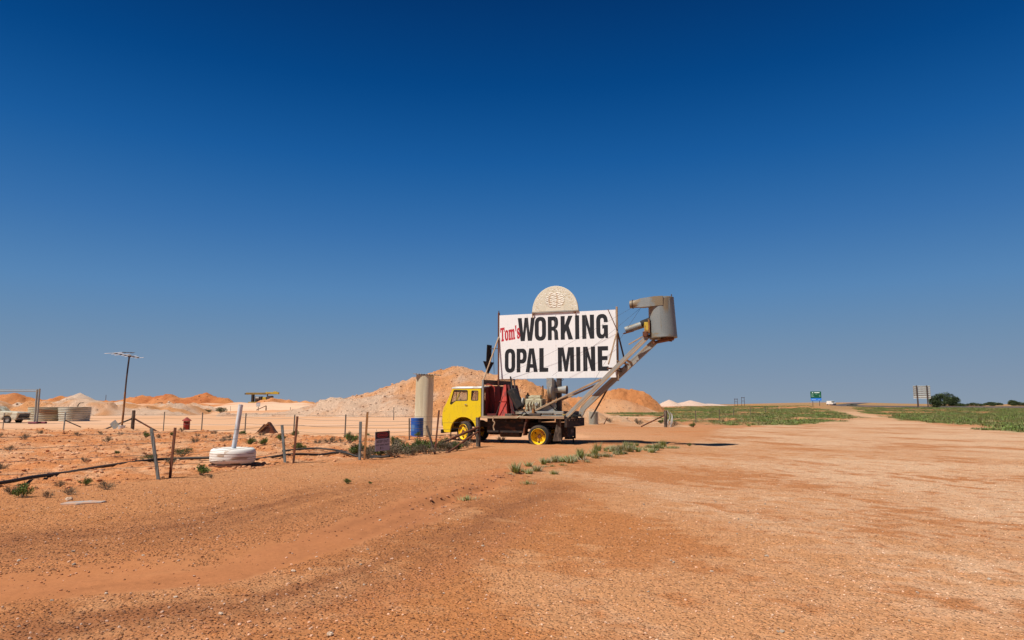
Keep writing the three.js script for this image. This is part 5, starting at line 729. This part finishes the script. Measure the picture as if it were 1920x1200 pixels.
const SH = [[-9.42, -18.06, .45, 1], [-9.2, -19.4, .5, 1], [-6.95, -15.51, .4, 0], [-11.42, -20.04, .2, 0], [-8.4, -11.98, .35, 0], [-8.83, -12.31, .3, 2], [-7.8, -12.31, .25, 2], [-7.57, -13.03, .3, 2], [-8.72, -13.43, .2, 2], [-8.31, -13.59, .25, 0], [-7.86, -11.85, .2, 2], [-45.3, -107.3, 2.2, 1], [-47.5, -107.6, 1.1, 1], [-9.9, -31.7, .45, 0], [-9.04, -27, .4, 0], [-9.27, -24.83, .4, 2], [-8.37, -23.49, .42, 0], [-7.07, -23, .5, 0], [-7.22, -25.71, .4, 2], [-6.69, -25.41, .6, 2], [-5.63, -24.01, .45, 0], [-4.08, -21.3, .6, 2], [-4.2, -20.2, .4, 2], [-3.6, -20.9, .7, 2], [-3.48, -22.07, .55, 0], [-3.16, -21.63, .5, 2], [-3.01, -23, .55, 0], [-2.71, -22.07, .5, 2], [-2.35, -23.49, .55, 2], [-2.17, -24.55, .45, 2], [-1.78, -25.2, .4, 2], [-6.7, -32.18, .35, 0], [-5.29, -28.03, .35, 0], [-4.2, -24.83, .4, 0], [-4.2, -31.2, .4, 0], [-6.13, -27, .35, 1], [-13.12, -33.68, .4, 0], [-12.24, -29.96, .35, 2], [-14.55, -33.68, .4, 2], [-16.11, -33.68, .35, 2], [-12.92, -29.16, .35, 2], [-14.42, -31.71, .3, 2], [-2.6, -27, .3, 0], [-3.3, -13.94, .17, 0], [-2.82, -13.85, .09, 0], [-6.47, -14.98, .16, 2], [-15.79, -27, .4, 2], [-18.55, -26.33, .4, 2], [-8.72, -17.77, .35, 2], [10.1, -55.1, .9, 2], [11.95, -51.2, .8, 2], [12.56, -47.8, .6, 0], [12.93, -59.7, .7, 0], [-0.45, -29.1, .45, 2], [-11.6, -15.8, .3, 2], [-10.6, -17.2, .22, 2], [-19.5, -31, .35, 2], [-22.5, -33, .4, 2], [-11.2, -27.5, .32, 2], [-5.1, -22.8, .4, 2], [-3.9, -23.6, .45, 2], [-1.9, -23.9, .35, 0], [7.0, -27.3, .2, 0], [8.4, -60, .7, 2]];
for (const e of SH) if (e[0] > -6 && e[0] < -1.5 && e[1] < -19 && e[1] > -27) e[2] *= 1.3;
for (let i = 0; i < 34; i++) { const f = rnd(), x = mix(-4.6, -1.6, f) + rr(-0.5, 0.3), z = interp([[-4.6, -20.4], [-2.4, -22.6], [-1.6, -25.2]], x) - rr(0.15, 1.9); SH.push([x, z, rr(0.25, 0.6), rnd() < 0.42 ? 0 : 2]); }
for (let i = 0; i < 22; i++) { const x = rr(-24, -6), z = rr(-21, -34); if (masks(x, z).bank > 0.6) SH.push([x, z, rr(0.18, 0.42), rnd() < 0.3 ? 0 : 2]); }
const SHL = ['small bright green shrub growing near ', 'dense dark green shrub growing near ', 'dry grey brown saltbush near '], SHG = ['green shrubs near ', 'dark shrubs near ', 'dry saltbushes near '];
const MARKS = [['the white tyre', -7.1, -17.7], ['the danger sign', -3.7, -20.6], ['the digger bucket', -12, -33.9], ['the blue drum', -4.4, -31.7], ['the flat grey slab', -7.4, -11.8], ['the two rails of the timber post', -2, -24], ['the grey timber corner post', 10.6, -49], ['the far yard fence', -45, -107], ['the middle pair of fence posts', -5.9, -18.4], ['the tall leaning posts by the hose', -9.6, -18.2], ['the truck wheels', -0.3, -28], ['the dirt track edge', -3, -14], ['the aerial mast', -21, -34]];
for (const [x, z, w, k] of SH) { const mk = MARKS.reduce((a, b) => (Math.hypot(x - b[1], z - b[2]) < Math.hypot(x - a[1], z - a[2]) ? b : a))[0]; const p = protos[[[0, 1], [2, 2], [3, 4]][k][(rnd() * 2) | 0]], s = thing('desert_shrub', SHL[k] + mk, 'shrub', x, gy(x, z), z, rnd() * 6.28, SHG[k] + mk); s.scale.set(w * 1.1, w * rr(0.85, 1.15), w * 1.1); mesh('stem', p.st, twig, s); mesh('foliage', p.fo, LM[k], s); }
// grass tufts along the washed out edge of the track
const blade = (n, h, spread) => { const pos = [], nor = [], col = []; for (let i = 0; i < n; i++) { const a = rnd() * 6.28, r = rnd() * spread * 0.4, l = h * rr(0.5, 1.1), lean = rr(0.1, 0.7), bx = r * Math.cos(a), bz = r * Math.sin(a), tx = bx + Math.cos(a) * l * lean, tz = bz + Math.sin(a) * l * lean, w = 0.012 * h / 0.25, cx = -Math.sin(a) * w, cz = Math.cos(a) * w, k = rr(0.6, 1.3);
  for (const p of [[bx - cx, 0, bz - cz], [bx + cx, 0, bz + cz], [tx, l, tz]]) { pos.push(...p); nor.push(Math.cos(a) * 0.5, 0.85, Math.sin(a) * 0.5); col.push(k * 1.05, k, k); } } const g = new THREE.BufferGeometry(); g.setAttribute('position', new THREE.Float32BufferAttribute(pos, 3)); g.setAttribute('normal', new THREE.Float32BufferAttribute(nor, 3)); g.setAttribute('color', new THREE.Float32BufferAttribute(col, 3)); return g; };
const tuftGeo = [blade(110, 0.3, 0.4), blade(70, 0.36, 0.25), blade(130, 0.16, 0.7), blade(40, 0.3, 0.3)], tuftMat = [leafMat(0.24, 0.28, 0.06), leafMat(0.28, 0.27, 0.09), leafMat(0.42, 0.32, 0.17)];
const spots = [[.08, -16.69, 3, 0], [.26, -17.0, 2.5, 0], [-.06, -16.19, 1.6, 0], [.4, -16.5, 1.4, 0], [.33, -14.49, 1.4, 0], [-.78, -12.31, 1.6, 0]];
for (const [x, z, s] of [[.59, -17.07, 1.6], [.99, -16.56, .8], [1.19, -19.33, 2], [1.36, -19.68, 2], [1.69, -20.42, 2], [1.74, -19.68, 1.6], [2.04, -20.42, 3], [2.63, -22.07, 3], [2.89, -23.49, 3.6], [2.83, -21.63, 2.6], [3.43, -23.49, 3], [3.79, -24.01, 3], [3.98, -23.49, 2.6], [4.4, -24.83, 3.6], [4.67, -24.28, 3], [4.73, -23.49, 2.4], [5.48, -25.41, 2], [5.84, -25.71, 2], [2.12, -19.68, 1.6], [1.35, -18.52, 1], [.83, -18.06, 1], [3.4, -24.55, 3], [4.21, -25.41, 3.4]]) spots.push([x, z, s, rnd() < 0.7 ? 0 : 1]);
for (let i = 0; i < 58; i++) { const f = Math.pow(rnd(), 0.62), z = mix(-17.2, -26.6, f), x = interp([[-26.6, 6.0], [-23.8, 4.4], [-20.8, 2.1], [-17, 0.5]], z) + rr(-1.1, 0.35) * (0.4 + f); spots.push([x, z, 0.6 + 3.2 * Math.pow(rnd(), 1.8) * (0.5 + 0.6 * f), rnd() < 0.2 ? 2 : rnd() < 0.4 ? 1 : 0]); }
const TL = ['green grass tuft on the washed out edge of the dirt track', 'yellow green grass tuft on the washed out edge of the dirt track', 'dry straw coloured grass tuft on the edge of the dirt track'];
for (const [x, z, s, k] of spots) { const m = mesh('grass_tuft', tuftGeo[k === 2 ? 3 : (rnd() * 3) | 0], tuftMat[k]); m.position.set(x, gy(x, z) - 0.01, z); m.rotation.y = rnd() * 6.28; const q = 0.27 + s * 0.21; m.scale.set(q * rr(0.9, 1.6), q * rr(0.6, 1.1), q * rr(0.9, 1.5)); tag(m, TL[k], 'grass', TL[k] + 's'); }
// low scrub of the two verges, beyond counting
{
  const g = (() => { const a = blade(26, 0.3, 0.5), b = leaves(46, () => { const t = rnd() * 6.28, r = Math.sqrt(rnd()) * 0.5, p = V(r * Math.cos(t), rr(0, 0.3) * (1 - r), r * Math.sin(t)); return [p, V(Math.cos(t) * 0.5, 0.8, Math.sin(t) * 0.5).normalize()]; }, 0.05); return mergeGeometries([a, b]); })();
  const list = []; list.geo = g;
  const fill = (P, n, zmin) => { let x0 = 1e9, x1 = -1e9, z0 = 1e9, z1 = -1e9; for (const [x, z] of P) { x0 = Math.min(x0, x); x1 = Math.max(x1, x); z0 = Math.min(z0, z); z1 = Math.max(z1, z); }
    for (let i = 0; i < n; i++) { const d = mix(Math.sqrt(-z1), Math.sqrt(Math.min(-z0, 420)), rnd()) ** 2, z = -d, x = rr(x0, Math.min(x1, 190)), nb = 2.2 * fbm(x * 0.3, z * 0.3, 3); if (!inside(P, x + nb, z + nb)) continue; const q = fbm(x * 0.2, z * 0.12, 4); if (q < -0.04 + rr(-0.15, 0.15)) continue; const dry = rnd() < 0.34 + (q < 0.05 ? 0.25 : 0), s = rr(0.4, 0.95) * (rnd() < 0.06 ? 1.7 : 1), k = rr(0.7, 1.3); list.push({ x, z, y: gy(x, z) - 0.02, s, h: rr(0.6, 1.1), w: rr(0.9, 1.5), tilt: 0, c: dry ? [1.25 * k, 0.95 * k, 1.3 * k] : [0.8 * k, k, 0.7 * k] }); } };
  fill(AREA_A, 130000); fill(AREA_B, 100000); console.log('scrub', list.length);
  scatter('scrub', 'low green scrub covering both verges beside the dirt track', 'scrub', list, leafMat(0.27, 0.325, 0.08));
}
// tree and far bushes
function crown(n, lobes, size) { return leaves(n, () => { const l = lobes[(rnd() * lobes.length) | 0], d = V(rr(-1, 1), rr(-0.8, 1), rr(-1, 1)).normalize(), r = Math.pow(rnd(), 0.35) * l[3]; return [V(l[0] + d.x * r, Math.max(0.15, l[1] + d.y * r * 0.8), l[2] + d.z * r), d]; }, size); }
{
  const lobes = []; for (let i = 0; i < 26; i++) { const a = rnd() * 6.28, r = Math.sqrt(rnd()) * 2.6; lobes.push([r * Math.cos(a) - 0.2, rr(1.0, 3.4) * (1 - r / 7), r * Math.sin(a), rr(0.7, 1.25)]); }
  lobes.push([3.1, 1.9, 0, 0.9], [-3, 2.3, 0, 1.1], [0.4, 3.1, 0, 1.2], [-1.4, 2.8, 0.4, 1.2], [1.7, 2.7, -0.3, 1.2]);
  const t = thing('mulga_tree', 'round dark green tree standing next to the slatted highway sign', 'tree', 151, gy(151, -240), -240); t.scale.setScalar(1.3);
  mesh('trunk', [rod(V(0, -0.3, 0), V(0.1, 1.2, 0), 0.28, 0.2, 8), rod(V(0.1, 1.1, 0), V(1.4, 2.6, 0.4), 0.15, 0.06, 6), rod(V(0.1, 1.0, 0), V(-1.5, 2.6, -0.3), 0.15, 0.06, 6), rod(V(0.1, 1.2, 0), V(0.2, 3.3, 0.5), 0.13, 0.05, 6)], M.timber, t); mesh('crown', crown(12000, lobes, 0.17), LM[1], t);
  const small = crown(3000, [[0, 0.8, 0, 1.1], [1.2, 0.7, 0.2, 0.9], [-1.2, 0.6, -0.2, 0.9], [0.4, 1.2, 0.3, 0.7], [-2, 0.5, 0, 0.6], [2.1, 0.5, 0, 0.6]], 0.16), stems = merge([rod(V(0, -0.3, 0), V(0.3, 0.9, 0), 0.12, 0.06, 5), rod(V(0, -0.2, 0), V(-0.8, 0.8, 0), 0.1, 0.05, 5)]);
  for (const [x, z, s] of [[196, -300, 1.5], [232, -345, 1.4], [266, -380, 1.9], [246, -352, 1.3], [262, -355, 1.6], [290, -398, 2.0], [300, -392, 1.7], [322, -420, 2.1], [176, -355, 0.8], [340, -430, 1.6]]) { const b = thing('far_bush', 'low dark bush on the skyline beyond the highway and tree', 'bush', x, gy(x, z), z, rnd() * 6, 'bushes along the skyline'); b.scale.set(s * rr(0.9, 1.3), s * rr(0.5, 0.75), s); mesh('stem', stems, M.timber, b); mesh('foliage', small, LM[1], b); }
}
renderer.render(scene, camera);
